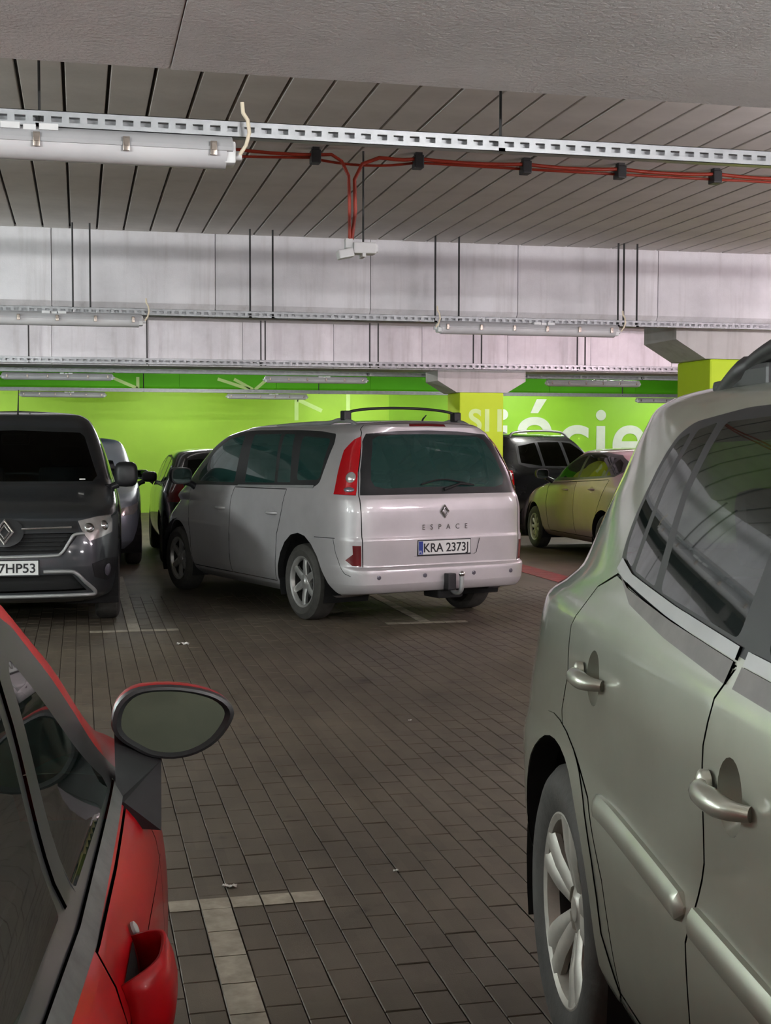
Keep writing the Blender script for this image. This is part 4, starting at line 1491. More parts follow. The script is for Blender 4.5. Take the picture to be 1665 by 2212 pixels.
# ------------------------------------------------------------------ grey-green SUV on the right
def suv():
    t = empty('suv', (2.018, 2.911, 0), R(262))
    tag(t, 'grey-green SUV close at right with black roof rails and alloy wheels', 'car')
    B = Body([
        (.32, .80, .25, 3.30, 5, .36, -.66, 9),
        (.37, .885, .33, 3.42, 5, .40, -.76, 9),
        (.50, .905, .50, 3.47, 5, .52, -.80, 9),
        (.68, .912, .70, 3.45, 5, .70, -.80, 9),
        (.80, .900, .78, 3.40, 5, .74, -.775, 9),
        (.98, .903, .92, 3.20, 6, .98, -.75, 7),
        (1.09, .893, 1.00, 2.98, 6, 1.10, -.72, 6.5),
        (1.14, .876, 1.04, 2.80, 6, 1.15, -.65, 5.5),
        (1.20, .853, 1.10, 2.66, 6, 1.21, -.57, 5),
        (1.40, .775, 1.35, 2.28, 6, 1.40, -.50, 5),
        (1.545, .705, 1.53, 1.92, 6, 1.545, -.42, 5.5),
        (1.595, .665, 1.60, 1.72, 5, 1.60, -.39, 6),
        (1.63, .600, 1.64, 1.55, 4.5, 1.635, -.36, 5.5),
        (1.66, .40, 1.68, 1.2, 4, 1.66, -.35, 5),
        (1.675, .0, 1.69, .9, 3, 1.67, -.30, 5),
    ], 1.35, 5, 6, nu=64, nv=76)
    dlo = [(.300, 1.27), (.285, 1.34), (.305, 1.46), (.345, 1.525), (.42, 1.552), (.70, 1.575), (1.30, 1.585), (1.62, 1.53), (2.10, 1.20), (2.10, 1.15), (1.30, 1.165), (.80, 1.19), (.45, 1.215), (.335, 1.235)]
    B.part('body:trim', dlo, 'trim', r=.03)
    B.part('side_window', [(.325, 1.285), (.312, 1.36), (.332, 1.46), (.37, 1.515), (.435, 1.53), (.405, 1.42), (.425, 1.245), (.36, 1.25)], 'glass_suv', r=.015)
    B.part('side_window#2', [(.475, 1.535), (.575, 1.548), (.565, 1.41), (.625, 1.225), (.455, 1.24), (.435, 1.42)], 'glass_suv', r=.01)
    B.part('side_window#3', [(.625, 1.548), (1.095, 1.562), (1.125, 1.40), (1.13, 1.195), (.672, 1.22), (.605, 1.41)], 'glass_suv', r=.02)
    B.part('side_window#4', [(1.245, 1.562), (1.50, 1.525), (1.80, 1.30), (1.88, 1.18), (1.255, 1.19)], 'glass_suv', r=.03)
    B.part('window_strip', [(.325, 1.232), (.46, 1.206), (.80, 1.182), (1.16, 1.165), (1.16, 1.186), (.80, 1.206), (.46, 1.232), (.34, 1.256)], 'satin', push=.005)
    B.part('window_strip#2', [(1.20, 1.162), (1.95, 1.145), (1.95, 1.166), (1.20, 1.184)], 'satin', push=.005)
    rd = [(1.165, 1.155), (1.125, 1.10), (1.105, 1.02), (1.115, .83), (1.085, .74), (1.06, .68), (1.10, .40), (.60, .40), (.50, .60), (.36, .735), (.20, .80), (.075, .825), (.065, .87), (.13, .97), (.115, 1.08), (.20, 1.18), (.33, 1.22), (.8, 1.178)]
    B.part('door', rd, 'sage')
    fd = [(2.05, 1.13), (2.08, .8), (2.0, .40), (1.10, .40), (1.06, .68), (1.085, .74), (1.115, .83), (1.105, 1.02), (1.125, 1.10), (1.165, 1.155)]
    B.part('door#2', fd, 'sage')
    B.seam(rd, closed=True, w=.007)
    B.seam(fd[:4], w=.007)
    B.part('belt_moulding', [(.37, 1.222), (.46, 1.203), (.80, 1.179), (1.155, 1.162), (1.15, 1.126), (.80, 1.148), (.52, 1.176)], 'beltgrey', push=.004)  # grey band paints the dark reflection below the windows
    B.part('belt_moulding#2', [(1.195, 1.160), (2.0, 1.142), (2.0, 1.107), (1.19, 1.125)], 'beltgrey', push=.004)
    ra = arch_poly(0, .36, .425, front=.10, rear=.04)
    fa = arch_poly(2.60, .36, .425)
    flare = [(.60, .40)] + [(.495 * math.cos(a), .36 + .485 * math.sin(a)) for a in np.linspace(.25, math.pi, 20)] + [(-.50, .30)]
    inner = [p for p in ra[1:-1]]
    B.part('arch_flare', flare + inner[::-1] + [(.50, .30)], 'sage', push=.003)
    B.part(None, ra, None)
    B.part(None, fa, None)
    B.part('tail_lamp', [('s', -.54, 1.20), ('s', -.53, 1.05), ('s', -.56, .92), ('r', .74, .92), ('r', .66, 1.05), ('r', .68, 1.22)], 'redlens', push=.005)
    B.part('rear_window', [('r', 0, 1.20), ('r', .62, 1.20), ('r', .56, 1.50), ('r', 0, 1.53)], 'glass_dark', 'r', center=True)
    B.part('windscreen', [('f', 0, 1.10), ('f', .70, 1.12), ('f', .58, 1.48), ('f', 0, 1.53)], 'glass_van', 'f', center=True)
    B.seam([('r', 0, .74), ('r', .80, .74), ('s', -.60, .72), ('s', -.44, .62)], w=.006)
    for x, z in ((.375, 1.0), (1.235, .97)):
        cup(B, x, z, .055, .060, 'sage')
    made = B.build(t, 'sage')
    for x, z in ((.375, 1.0), (1.235, .97)):
        cup(B, x, z, .055, .060, 'sage', .045, t, 1)
    for p in (ra, fa):
        arch_lip(B, t, p, .07)
    for x in (0, 2.60):
        for sd in (1, -1):
            wheel(t, x, .775 * sd, .36, .235, .235, 'five_split', sd, 'alloydk', -.10)
    underbody(t, -.5, 3.2, .66, .28, .44)
    seats(t, [(.75, (-.42, .42)), (1.6, (-.40, .40))], .52, .55)
    MB().box((-.6, -.55, .62), (-.2, .55, .98), ch=.04).build('boot_cover', 'trim', t)
    # pull handles
    for x, z in ((.375, 1.0), (1.235, .97)):
        for sd in (1, -1):
            a, N = B.at('s', x - .095, z - .004, 0, sd)
            b, _ = B.at('s', x + .095, z, 0, sd)
            pts, rs = [], []
            for k in range(15):
                q = k / 14
                pts.append(a.lerp(b, q) + N * (.030 * (1 - (2 * q - 1) ** 4) + .002))
                rs.append(.012 + .008 * (1 - (2 * q - 1) ** 2))
            MB().tube(pts, rs, 12).build('door_handle', 'sage', t, auto=60)
            P, N = B.at('s', x - .088, z, .004, sd)
            disc(t, P, N, .022, 'handle_cap', 'sage', .012, .5)
    moulding(B, t, [(.42, .742), (.55, .745), (.80, .738), (1.045, .728)], .052, .016, 'sage')
    moulding(B, t, [(1.10, .728), (1.4, .725), (1.7, .722), (2.02, .72)], .052, .016, 'sage', blunt=True)
    # roof rails
    for sd in (1, -1):
        pts = catmull([(.30, .585 * sd, 1.615), (.42, .59 * sd, 1.655), (.58, .595 * sd, 1.69), (.80, .60 * sd, 1.708), (1.1, .60 * sd, 1.713), (1.4, .59 * sd, 1.70), (1.55, .58 * sd, 1.63)], 6)
        n = len(pts)
        MB().tube(pts, [.030 if k < 8 else .022 for k in range(n)], 10).build('roof_rail', 'blackplastic', t, auto=60)
        for x in (.36, .50, 1.45):
            MB().box((x - .10, -.02, 0), (x + .10, .02, .055 if x > .4 else .03), ch=.012, mtx=Matrix.Translation((0, .59 * sd, 1.615))).build('rail_foot', 'blackplastic', t)
    door_mirror(t, (2.32, .85, 1.10), 0, (.12, .22, .17), 'sage')
    return t
suv()

# ------------------------------------------------------------------ red hatchback on the left
def red_car():
    ox, oy, th = -.914, .44, 84
    t = empty('hatchback', (ox, oy, 0), R(th))
    tag(t, 'red hatchback close at left with door mirror and chunky door handle', 'car')
    B = Body([
        (.20, .72, .20, 3.10, 5, .25, -.50, 8),
        (.28, .80, .30, 3.22, 5, .35, -.62, 8),
        (.45, .84, .50, 3.28, 5, .50, -.66, 8),
        (.62, .855, .64, 3.26, 4.5, .65, -.66, 8),
        (.76, .852, .74, 3.10, 4.2, .78, -.63, 8),
        (.84, .842, .80, 2.85, 5, .86, -.61, 8),
        (.90, .815, .86, 2.62, 6, .93, -.60, 7),
        (.945, .780, .92, 2.45, 7, .97, -.58, 7),
        (.965, .765, .95, 2.36, 7, .99, -.57, 7),
        (1.20, .705, 1.18, 1.80, 7, 1.18, -.48, 7),
        (1.37, .650, 1.36, 1.26, 6, 1.36, -.36, 7),
        (1.41, .605, 1.41, .90, 3.2, 1.41, -.32, 6),
        (1.44, .45, 1.45, .70, 3, 1.44, -.25, 5),
        (1.455, .0, 1.465, .6, 3, 1.45, -.2, 5),
    ], 1.1, 5, 6, nu=64, nv=76)
    dlo = [(-.10, .99), (0, 1.20), (.12, 1.35), (.60, 1.395), (1.06, 1.375), (1.40, 1.265), (1.76, 1.075), (1.93, .965), (1.95, .935), (1.2, .920), (.5, .935), (0, .96)]
    B.part('body:trim', dlo, 'trim', r=.02)
    B.part('side_window', [(1.285, 1.225), (1.31, 1.24), (1.62, 1.065), (1.80, .97), (1.79, .955), (1.30, .955)], 'glass_suv', r=.012)
    B.part('side_window#2', [(.05, 1.02), (.14, 1.31), (.60, 1.355), (1.0, 1.33), (1.17, 1.27), (1.19, .962), (.4, .975)], 'glass_suv', r=.02)
    B.part('pillar_trim', [(1.205, 1.272), (1.262, 1.245), (1.278, .955), (1.215, .958)], 'trim', push=.004)
    B.part('belt_strip', [(1.84, .934), (1.2, .918), (.4, .935), (.4, .955), (1.2, .940), (1.86, .952)], 'rubbertrim', push=.006)
    fd = [(1.86, .925), (1.93, .75), (1.90, .4), (1.86, .26), (1.155, .26), (1.15, .60), (1.165, .80), (1.20, .912), (1.5, .915)]
    B.part('door', fd, 'red')
    rd = [(1.20, .912), (1.165, .80), (1.15, .60), (1.155, .26), (.50, .26), (.42, .5), (.25, .66), (.10, .75), (.08, .93)]
    B.part('door#2', rd, 'red')
    B.seam(fd, closed=True, w=.007)
    B.seam(rd[3:], w=.007)
    ra, fa = arch_poly(0, .30, .36), arch_poly(2.50, .30, .36)
    B.part(None, ra, None)
    B.part(None, fa, None)
    B.part('windscreen', [('f', 0, .96), ('f', .60, .96), ('f', .62, 1.0), ('f', .52, 1.32), ('f', 0, 1.39)], 'glass_van', 'f', center=True)
    B.part('rear_window', [('r', 0, 1.0), ('r', .58, 1.0), ('r', .50, 1.34), ('r', 0, 1.37)], 'glass_dark', 'r', center=True)
    B.part('headlamp', [('f', .42, .62), ('f', .75, .66), ('s', 2.85, .70), ('s', 2.80, .78), ('f', .60, .74)], 'clearlens', push=.004)
    B.part('tail_lamp', [('s', -.50, .95), ('s', -.48, .75), ('r', .65, .72), ('r', .62, .95)], 'redlens', push=.004)
    B.seam([(1.95, .795), (1.6, .812), (1.155, .825), (.6, .84)], w=.004, push=-.003)
    made = B.build(t, 'red')
    for p in (ra, fa):
        arch_lip(B, t, p)
    for x in (0, 2.5):
        for sd in (1, -1):
            wheel(t, x, .685 * sd, .30, .20, .19, 'nine', sd)
    underbody(t, -.4, 3.0, .62, .22, .36)
    seats(t, [(.35, (-.4, .4)), (1.05, (-.36, .36))], .48, .34)
    MB().box((1.5, -.60, .70), (2.05, .60, .90), ch=.05).build('dashboard', 'trim', t)
    # bulging pull handles, open at the top
    for sd in (1, -1):
        P, N = B.at('s', 1.30, .80, 0, sd)
        mb = MB()
        nseg = 14
        vs, fs = [], []
        rows = []
        for i in range(9):
            zz = .865 - i * .018
            depth = .052 * math.sin(math.pi * min(1.0, .42 + .58 * i / 8)) ** .8
            row = []
            for k in range(nseg + 1):
                q = k / nseg
                p, n = B.at('s', 1.21 + .17 * q, zz, 0, sd)
                row.append(p + n * (depth * (1 - (2 * q - 1) ** 4) + .001))
            rows.append(row)
        vs = [v for r_w in rows for v in r_w]
        m = nseg + 1
        fs = [(i * m + k, i * m + k + 1, (i + 1) * m + k + 1, (i + 1) * m + k) for i in range(8) for k in range(nseg)]
        o = mb.add(vs, fs).build('door_handle', 'red', t, auto=60)
        sm = o.modifiers.new('thickness', 'SOLIDIFY')
        sm.thickness = .006
        q = [B.at('s', 1.225 + .14 * k / 10, .86 - .05 * (1 - (2 * k / 10 - 1) ** 2), .0015, sd)[0] for k in range(11)] + [B.at('s', 1.365 - .14 * k / 10, .862, .0015, sd)[0] for k in range(11)]
        mesh_obj('handle_recess', q, [tuple(range(22))], 'seam', t)
        P, N = B.at('s', 1.385, .868, .004, sd)
        disc(t, P, N, .010, 'lock_cover', 'satin', .004, .4)
    # door mirrors: leaf-shaped housings seen from behind
    out = [(-.112, .0), (-.104, .038), (-.075, .064), (-.026, .070), (.034, .064), (.086, .047), (.112, .022), (.108, -.004), (.082, -.038), (.043, -.060), (0, -.067), (-.043, -.060), (-.074, -.043), (-.100, -.024)]
    out = [(p[0] * .89, p[1] * .9) for p in catmull([(a, b, 0) for a, b in out], 3, True)]
    n = len(out)
    for sd in (-1, 1):
        c = Vector((1.921, .868 * sd, 1.030))
        yawm = Matrix.Rotation(R(-8 * sd), 4, 'Z') @ Matrix.Rotation(R(-4), 4, 'Y')
        def P3(a, b, d, k=1.0):
            return c + yawm @ Vector((d, a * k * sd, b * k))
        # local x of the outline grows outwards from the car
        secs = [(0.0, 1.0), (.012, 1.03), (.035, 1.0), (.06, .88), (.08, .66), (.088, .35), (.09, .05)]
        vs = [P3(a, b, d, k) for d, k in secs for a, b in out]
        fs = [(i * n + k, i * n + (k + 1) % n, (i + 1) * n + (k + 1) % n, (i + 1) * n + k) for i in range(len(secs) - 1) for k in range(n)]
        cap = MB().add(vs, fs).build('door_mirror', 'red', t, auto=60)
        secs = [(.004, 1.035), (-.010, 1.02), (-.012, .95), (-.002, .86)]
        vs = [P3(a, b, d, k) for d, k in secs for a, b in out]
        fs = [(i * n + k, i * n + (k + 1) % n, (i + 1) * n + (k + 1) % n, (i + 1) * n + k) for i in range(len(secs) - 1) for k in range(n)]
        MB().add(vs, fs).build('mirror_bezel', 'blackplastic', cap, auto=40)
        vs = [P3(a, b, -.003, .87) for a, b in out] + [P3(a, b, .002, .87) for a, b in out]
        fs = [tuple(range(n)), tuple(range(2 * n - 1, n - 1, -1))] + [(k, (k + 1) % n, (k + 1) % n + n, k + n) for k in range(n)]
        MB().add(vs, fs).build('mirror_glass', 'mirror', cap)
        # black triangular arm
        f0, _ = B.at('s', 1.80, .885, -.004, sd)
        f1, _ = B.at('s', 1.93, .925, -.004, sd)
        f2, _ = B.at('s', 1.78, .935, -.004, sd)
        top = [P3(-.098, -.030, -.004), P3(-.02, -.064, -.004), P3(-.02, -.050, .055), P3(-.095, -.02, .055)]
        f3 = f0 + Vector((-.0, .035 * sd, -.004))
        MB().add([f0, f3, f1 + Vector((0, .03 * sd, 0)), f1, f2, f2 + Vector((0, .012 * sd, 0))] + top,
                 [(0, 4, 3), (0, 3, 2, 1), (0, 1, 5, 4), (4, 5, 7, 6), (5, 1, 7), (1, 2, 8, 7), (2, 3, 9, 8), (3, 4, 6, 9), (6, 7, 8, 9)]).build('mirror_arm', 'blackplastic', t)
    return t
red_car()

# ------------------------------------------------------------------ dark van on the left, nose to the aisle
def van():
    t = empty('van', (-.53, 14.48, 0), R(269))
    tag(t, 'dark grey van facing the aisle with diamond badge and plate ending P53', 'car')
    B = Body([
        (.22, .80, .22, 3.36, 6, .25, -.60, 9),
        (.27, .88, .265, 3.47, 6, .32, -.68, 9),
        (.36, .91, .38, 3.52, 6, .42, -.70, 9),
        (.52, .925, .52, 3.535, 6, .55, -.70, 9),
        (.64, .93, .62, 3.53, 6, .65, -.68, 9),
        (.80, .93, .80, 3.50, 6, .80, -.68, 9),
        (.92, .928, .905, 3.44, 6, .92, -.67, 9),
        (.99, .92, .955, 3.34, 5.5, 1.0, -.67, 9),
        (1.06, .91, 1.05, 2.98, 5, 1.08, -.66, 9),
        (1.12, .895, 1.135, 2.66, 5, 1.14, -.65, 9),
        (1.16, .88, 1.165, 2.58, 5, 1.18, -.65, 9),
        (1.45, .79, 1.42, 2.28, 5.5, 1.45, -.60, 9),
        (1.66, .70, 1.655, 1.98, 5.5, 1.66, -.56, 9),
        (1.735, .65, 1.72, 1.86, 5, 1.735, -.53, 8),
        (1.785, .56, 1.775, 1.72, 4.5, 1.785, -.50, 7),
        (1.81, .35, 1.805, 1.5, 4, 1.81, -.42, 6),
        (1.825, .0, 1.82, 1.4, 4, 1.82, -.35, 6),
    ], 1.4, 6, 6)
    B.part('windscreen_surround', [('f', 0, 1.15), ('f', .80, 1.15), ('f', .78, 1.25), ('f', .68, 1.58), ('f', .63, 1.66), ('f', 0, 1.68)], 'trim', 'f', center=True)
    B.part('windscreen', [('f', 0, 1.185), ('f', .68, 1.185), ('f', .72, 1.23), ('f', .61, 1.58), ('f', .57, 1.615), ('f', 0, 1.635)], 'glass_van', 'f', center=True)
    B.part('side_window', [(2.30, 1.19), (1.45, 1.19), (1.42, 1.60), (1.86, 1.60)], 'glass_dark', r=.03)
    B.part('headlamp', [('f', .57, .885), ('f', .72, .915), ('f', .85, .925), ('s', 3.20, .92), ('s', 3.24, .82), ('f', .84, .785), ('f', .75, .75), ('f', .66, .725), ('f', .625, .77), ('f', .595, .82)], 'clearlens', push=.004)
    B.part('bonnet', [('f', 0, .915), ('f', .55, .93), ('f', .78, .955), ('s', 2.95, 1.015), ('s', 2.72, 1.06), ('f', .70, 1.12), ('f', 0, 1.14)], 'anthracite', 'f', center=True)
    B.part('grille_bar', [('f', 0, .89), ('f', .56, .885), ('f', .58, .80), ('f', 0, .79)], 'trim', 'f', center=True, push=.002)
    B.part('grille', [('f', 0, .79), ('f', .545, .795), ('f', .43, .635), ('f', 0, .62)], 'seam', 'f', center=True, push=-.03)
    B.part('lower_grille', [('f', 0, .46), ('f', .52, .46), ('f', .635, .325), ('f', 0, .315)], 'seam', 'f', center=True, push=-.03)
    B.part('fog_lamp_recess', [('f', .68, .54), ('f', .80, .575), ('f', .87, .565), ('f', .885, .44), ('f', .80, .39), ('f', .70, .43)], 'blackplastic', 'f', push=.003)
    B.seam([('f', 0, .605), ('f', .45, .622), ('f', .56, .77)], 'f', w=.01)
    fd = [(2.42, 1.15), (2.46, .9), (2.30, .5), (2.26, .28), (1.38, .28), (1.36, .7), (1.38, 1.15)]
    B.part('door', fd, 'anthracite')
    B.seam(fd, closed=True, w=.008)
    ra, fa = arch_poly(0, .32, .375), arch_poly(2.72, .32, .375)
    B.part(None, ra, None)
    B.part(None, fa, None)
    made = B.build(t, 'anthracite')
    for p in (ra, fa):
        arch_lip(B, t, p)
    for x in (0, 2.72):
        for sd in (1, -1):
            wheel(t, x, .80 * sd, .32, .205, .205, 'nine', sd, 'alloydk')
    underbody(t, -.4, 3.25, .64, .22, .38)
    seats(t, [(1.55, (-.42, .42))], .52, .62)
    MB().box((1.9, -.70, .95), (2.5, .70, 1.14), ch=.05).build('dashboard', 'trim', t)
    MB().box((2.0, -.12, 1.52), (2.06, .10, 1.60), ch=.02).build('rear_view_mirror', 'blackplastic', t)
    P, N = B.at('f', .06, 1.60, -.03)
    MB().box((P.x - .12, .0 - .12, P.z - .07), (P.x - .03, .12, P.z), ch=.02).build('sensor_housing', 'blackplastic', t)
    door_mirror(t, (2.30, .80, 1.10), 0, (.14, .21, .23), 'blackplastic')
    # bright strips of the nose
    def strip(pts, r, mat, name, off=.008):
        q = catmull([tuple(B.at('f', a, b, off)[0]) for a, b in pts], 6)
        MB().tube(q, r, 8).build(name, mat, t, auto=60)
    strip([(-.54, .775), (-.50, .72), (-.44, .632), (-.36, .612), (0, .606), (.36, .612), (.44, .632), (.50, .72), (.54, .775), (.62, .785)], .013, 'satin', 'grille_trim')
    strip([(-.52, .835), (-.2, .828), (-.13, .826)], .010, 'chrome', 'grille_bar_trim')
    strip([(.13, .826), (.2, .828), (.52, .835)], .010, 'chrome', 'grille_bar_trim')
    strip([(.30, .485), (.50, .485), (.56, .465), (.62, .40), (.70, .30), (.55, .292), (0, .288), (-.55, .292), (-.70, .30), (-.62, .40), (-.56, .465), (-.50, .485), (-.30, .485)], .016, 'satin', 'lower_grille_trim')
    for k in range(4):
        z = .66 + k * .035
        q = [tuple(B.at('f', a, z, -.02)[0]) for a in np.linspace(-.40 - k * .03, .40 + k * .03, 9)]
        MB().tube(q, .006, 6).build('grille_slat', 'trim', t)
    for sd in (1, -1):
        for y, z in ((.66, .83), (.78, .845)):
            P, N = B.at('f', y * sd, z, .0)
            disc(made['headlamp'][0 if sd > 0 else 1], P, N, .042, 'headlamp_lens', 'chrome', .006, .6)
        P, N = B.at('f', .80 * sd, .48, .004)
        disc(t, P, N, .05, 'fog_lamp', 'smoke', .004, .3)
    P, N = B.at('f', 0, .80, .012)
    disc(t, P - N * .006, N, .15, 'badge_base', 'trim', .004, .08, .8)
    rhombus_badge(t, P + N * .012, N, .215, .155)
    P, N = B.at('f', 0, .52, .006)
    number_plate(t, frame_mtx((P.x + .004, 0, .52), (0, 1, 0), (0, 0, 1)), 'KR 7HP53')
    MB().tube([(1.62, 0, 1.79), (1.50, 0, 2.02)], [.008, .003], 6).build('roof_aerial', 'rod', t)
    MB().box((2.60, -.05, 1.20), (2.62, -.0, 1.21)).build('windscreen_tag', 'paper', t).location = (-.02, .62, 0)
    return t
van()

# ------------------------------------------------------------------ cars further back
def plain_car(name, label, loc, th, rings, xm, paint_, wheels, r, rim_r, dlo, panes, extra=None, glass='glass_dark', doors=(), rail=False, handles=()):
    t = empty(name, loc, R(th))
    tag(t, label, 'car')
    B = Body(rings, xm, 5, 6, nu=44, nv=48)
    B.part('body:trim', dlo, 'trim', r=.02)
    for k, p in enumerate(panes):
        B.part('side_window#%d' % k, p, glass, r=.02)
    for k, d in enumerate(doors):
        B.part('door#%d' % k, d, paint_)
    for d in doors:
        B.seam(d, closed=True, w=.010)
    archs = [arch_poly(x, r, r + .06) for x in wheels]
    for a in archs:
        B.part(None, a, None)
    if extra:
        extra(B)
    made = B.build(t, paint_)
    for a in archs:
        arch_lip(B, t, a)
    wmax = max(q[1] for q in rings)
    for x in wheels:
        for sd in (1, -1):
            wheel(t, x, (wmax - .12) * sd, r, rim_r, .20, 'nine', sd, 'alloydk')
    underbody(t, rings[0][6] + .25, rings[0][3] - .25, wmax - .26, .2, .34)
    seats(t, [(.35, (-.4, .4)), (1.15, (-.38, .38))], .48, .34)
    for x, z in handles:
        handle(B, t, x, z, .17, paint_, .026, .032)
    return t, B, made

def sedan_extra(B):
    B.part('rear_window', [('r', 0, 1.03), ('r', .55, 1.03), ('r', .50, 1.28), ('r', 0, 1.33)], 'glass_dark', 'r', center=True)
    B.part('windscreen', [('f', 0, .99), ('f', .62, .99), ('f', .52, 1.32), ('f', 0, 1.40)], 'glass_van', 'f', center=True)
    B.part('tail_lamp', [('s', -.74, .92), ('s', -.74, .74), ('r', .55, .74), ('r', .55, .92)], 'redlens', push=.004)
    B.part('headlamp', [('f', .45, .62), ('f', .72, .66), ('s', 3.25, .72), ('s', 3.2, .80), ('f', .60, .74)], 'clearlens', push=.004)
SED = [
    (.22, .74, .20, 3.35, 5, .26, -.85, 8),
    (.30, .82, .30, 3.47, 5, .36, -.95, 8),
    (.48, .855, .50, 3.52, 5, .52, -.98, 8),
    (.70, .86, .66, 3.48, 5, .72, -.97, 8),
    (.88, .85, .76, 3.25, 5, .95, -.93, 8),
    (.96, .835, .88, 2.75, 5, 1.02, -.86, 7),
    (1.02, .81, .97, 2.30, 5, 1.06, -.72, 6),
    (1.20, .745, 1.16, 1.92, 5, 1.20, -.42, 5),
    (1.36, .665, 1.34, 1.42, 4, 1.36, -.02, 5),
    (1.42, .60, 1.41, 1.15, 4, 1.42, .15, 4),
    (1.46, .40, 1.45, .95, 3, 1.455, .3, 4),
    (1.475, .0, 1.47, .9, 3, 1.47, .35, 4),
]
t, B, made = plain_car('sedan', 'beige sedan seen from its left side right of the minivan', (7.38, 15.93, 0), 90, SED, 1.25, 'beige', (0.02, 2.70), .31, .20,
    [(-.24, 1.17), (-.12, 1.29), (.15, 1.385), (.60, 1.425), (1.10, 1.405), (1.55, 1.29), (1.98, 1.08), (2.06, 1.01), (1.2, 1.035), (.2, 1.085), (-.12, 1.11)],
    [[(-.19, 1.175), (-.07, 1.28), (.07, 1.335), (.11, 1.12), (-.10, 1.135)], [(.14, 1.345), (.60, 1.395), (.92, 1.385), (.98, 1.08), (.17, 1.115)], [(1.0, 1.375), (1.2, 1.345), (1.55, 1.235), (1.88, 1.06), (1.06, 1.075)]],
    sedan_extra, 'glass_dark', ([(1.02, 1.02), (1.05, .6), (1.0, .3), (.42, .3), (.25, .6), (.0, .95), (-.02, 1.07)], [(2.05, .98), (2.12, .7), (2.05, .3), (1.0, .3), (1.05, .6), (1.02, 1.02)]), handles=((.42, .93), (1.36, .90)))
door_mirror(t, (1.98, .81, 1.00), 0, (.10, .20, .14), 'blackplastic')

def suv_extra(B):
    B.part('rear_window', [('r', 0, 1.12), ('r', .66, 1.12), ('r', .60, 1.50), ('r', 0, 1.55)], 'glass_dark', 'r', center=True)
    B.part('windscreen', [('f', 0, 1.12), ('f', .66, 1.12), ('f', .58, 1.48), ('f', 0, 1.55)], 'glass_van', 'f', center=True)
    B.part('tail_lamp', [('s', -.62, 1.10), ('s', -.62, .80), ('r', .70, .80), ('r', .72, 1.10)], 'redlens', push=.004)
SUVR = [
    (.30, .78, .25, 3.45, 5, .32, -.62, 9),
    (.38, .88, .36, 3.55, 5, .42, -.76, 9),
    (.60, .91, .60, 3.58, 5, .60, -.80, 9),
    (.85, .91, .85, 3.50, 5, .85, -.79, 9),
    (1.02, .90, .98, 3.1, 5, 1.04, -.76, 9),
    (1.10, .88, 1.08, 2.45, 5, 1.12, -.74, 9),
    (1.35, .80, 1.33, 2.05, 5, 1.35, -.66, 8),
    (1.58, .71, 1.57, 1.6, 5, 1.58, -.56, 8),
    (1.66, .64, 1.65, 1.4, 4, 1.66, -.52, 7),
    (1.70, .40, 1.70, 1.2, 4, 1.70, -.42, 6),
    (1.715, .0, 1.715, 1.1, 4, 1.71, -.38, 6),
]
SDLO = [(-.45, 1.20), (-.38, 1.50), (-.30, 1.57), (.6, 1.60), (1.35, 1.585), (1.75, 1.42), (2.18, 1.12), (1.2, 1.12), (-.2, 1.14)]
SPAN = [[(-.38, 1.22), (-.32, 1.50), (.18, 1.56), (.22, 1.16)], [(.30, 1.16), (.27, 1.565), (.95, 1.57), (1.03, 1.15)], [(1.12, 1.15), (1.05, 1.57), (1.33, 1.55), (1.70, 1.38), (2.02, 1.15)]]
SDOOR = ([(1.08, 1.10), (1.08, .36), (.45, .36), (.30, .7), (.22, 1.10)], [(2.15, 1.08), (2.2, .7), (2.1, .36), (1.08, .36), (1.08, 1.10)])
t, B, made = plain_car('suv', 'black SUV with roof rails under the white wall lettering', (6.95, 21.9, 0), 38, SUVR, 1.35, 'black', (0, 2.65), .35, .22, SDLO, SPAN, suv_extra, 'glass_dark', SDOOR)
for sd in (1, -1):
    MB().tube(catmull([(-.40, .60 * sd, 1.66), (-.25, .61 * sd, 1.73), (.5, .62 * sd, 1.76), (1.2, .61 * sd, 1.74), (1.45, .60 * sd, 1.64)], 6), .020, 8).build('roof_rail', 'satin', t, auto=60)

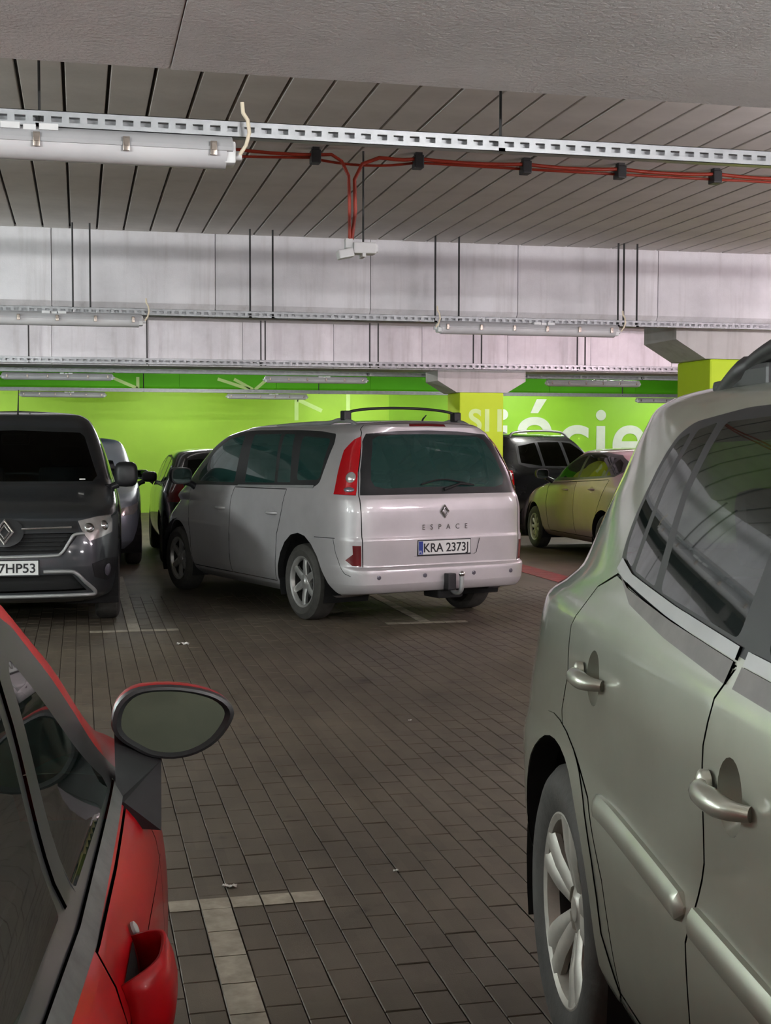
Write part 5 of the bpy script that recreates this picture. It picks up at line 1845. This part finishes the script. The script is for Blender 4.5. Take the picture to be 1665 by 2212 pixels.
def hatch_extra(B):
    B.part('rear_window', [('r', 0, .98), ('r', .56, .98), ('r', .52, 1.32), ('r', 0, 1.36)], 'glass_dark', 'r', center=True)
    B.part('windscreen', [('f', 0, .99), ('f', .62, .99), ('f', .52, 1.30), ('f', 0, 1.38)], 'glass_van', 'f', center=True)
    B.part('tail_lamp', [('s', -.53, 1.02), ('s', -.53, .80), ('r', .52, .80), ('r', .60, 1.02)], 'darkred', push=.004)
    B.part('headlamp', [('f', .42, .62), ('f', .74, .66), ('s', 2.9, .72), ('s', 2.85, .80), ('f', .60, .74)], 'clearlens', push=.004)
HAT = [
    (.22, .74, .20, 3.15, 5, .26, -.52, 9),
    (.30, .82, .30, 3.26, 5, .36, -.64, 9),
    (.48, .86, .50, 3.31, 5, .52, -.68, 9),
    (.72, .865, .68, 3.26, 5, .72, -.67, 9),
    (.90, .85, .80, 2.95, 5, .92, -.65, 9),
    (.96, .83, .90, 2.45, 5, .97, -.63, 9),
    (1.20, .745, 1.17, 1.92, 5, 1.18, -.52, 8),
    (1.37, .665, 1.35, 1.42, 4.5, 1.37, -.40, 8),
    (1.42, .60, 1.41, 1.2, 4, 1.42, -.36, 7),
    (1.45, .40, 1.45, .95, 3, 1.45, -.28, 6),
    (1.465, .0, 1.465, .9, 3, 1.46, -.25, 6),
]
TALL = [(a * 1.10, b, c * 1.10, d, e, f_2 * 1.10, g, h) for a, b, c, d, e, f_2, g, h in HAT]
HDLO = [(-.32, 1.06), (-.24, 1.27), (-.14, 1.335), (.5, 1.38), (1.05, 1.37), (1.50, 1.25), (2.0, .995), (1.2, .985), (0, 1.00)]
HPAN = [[(-.26, 1.07), (-.18, 1.28), (.10, 1.335), (.14, 1.03)], [(.22, 1.03), (.19, 1.34), (.90, 1.355), (.95, 1.01)], [(1.02, 1.01), (.98, 1.345), (1.15, 1.32), (1.5, 1.2), (1.85, 1.01)]]
HDOOR = ([(1.0, .98), (1.0, .30), (.45, .30), (.30, .6), (.15, .98)], [(2.0, .96), (2.05, .7), (1.95, .3), (1.0, .3), (1.0, .98)])
t, B, made = plain_car('hatchback', 'black hatchback seen between the dark van and the minivan', (1.84, 17.15, 0), 90, HAT, 1.25, 'black', (0, 2.55), .31, .2, HDLO, HPAN, hatch_extra, 'glass_dark', HDOOR)
number_plate(t, frame_mtx((-.70, 0, .80), (0, -1, 0), (0, 0, 1)), 'KR 41N7', frame=True)
door_mirror(t, (1.90, .82, .98), 0, (.10, .20, .14), 'blackplastic')
t, B, made = plain_car('hatchback', 'pale blue hatchback mostly hidden behind the dark van', (-.10, 19.6, 0), 270, TALL, 1.25, 'blue', (0, 2.55), .31, .2, [(a, b * 1.1) for a, b in HDLO], [[(a, b * 1.1) for a, b in q] for q in HPAN], hatch_extra, 'glass_dark', HDOOR)
door_mirror(t, (1.90, .82, .98), 0, (.10, .20, .14), 'blackplastic')
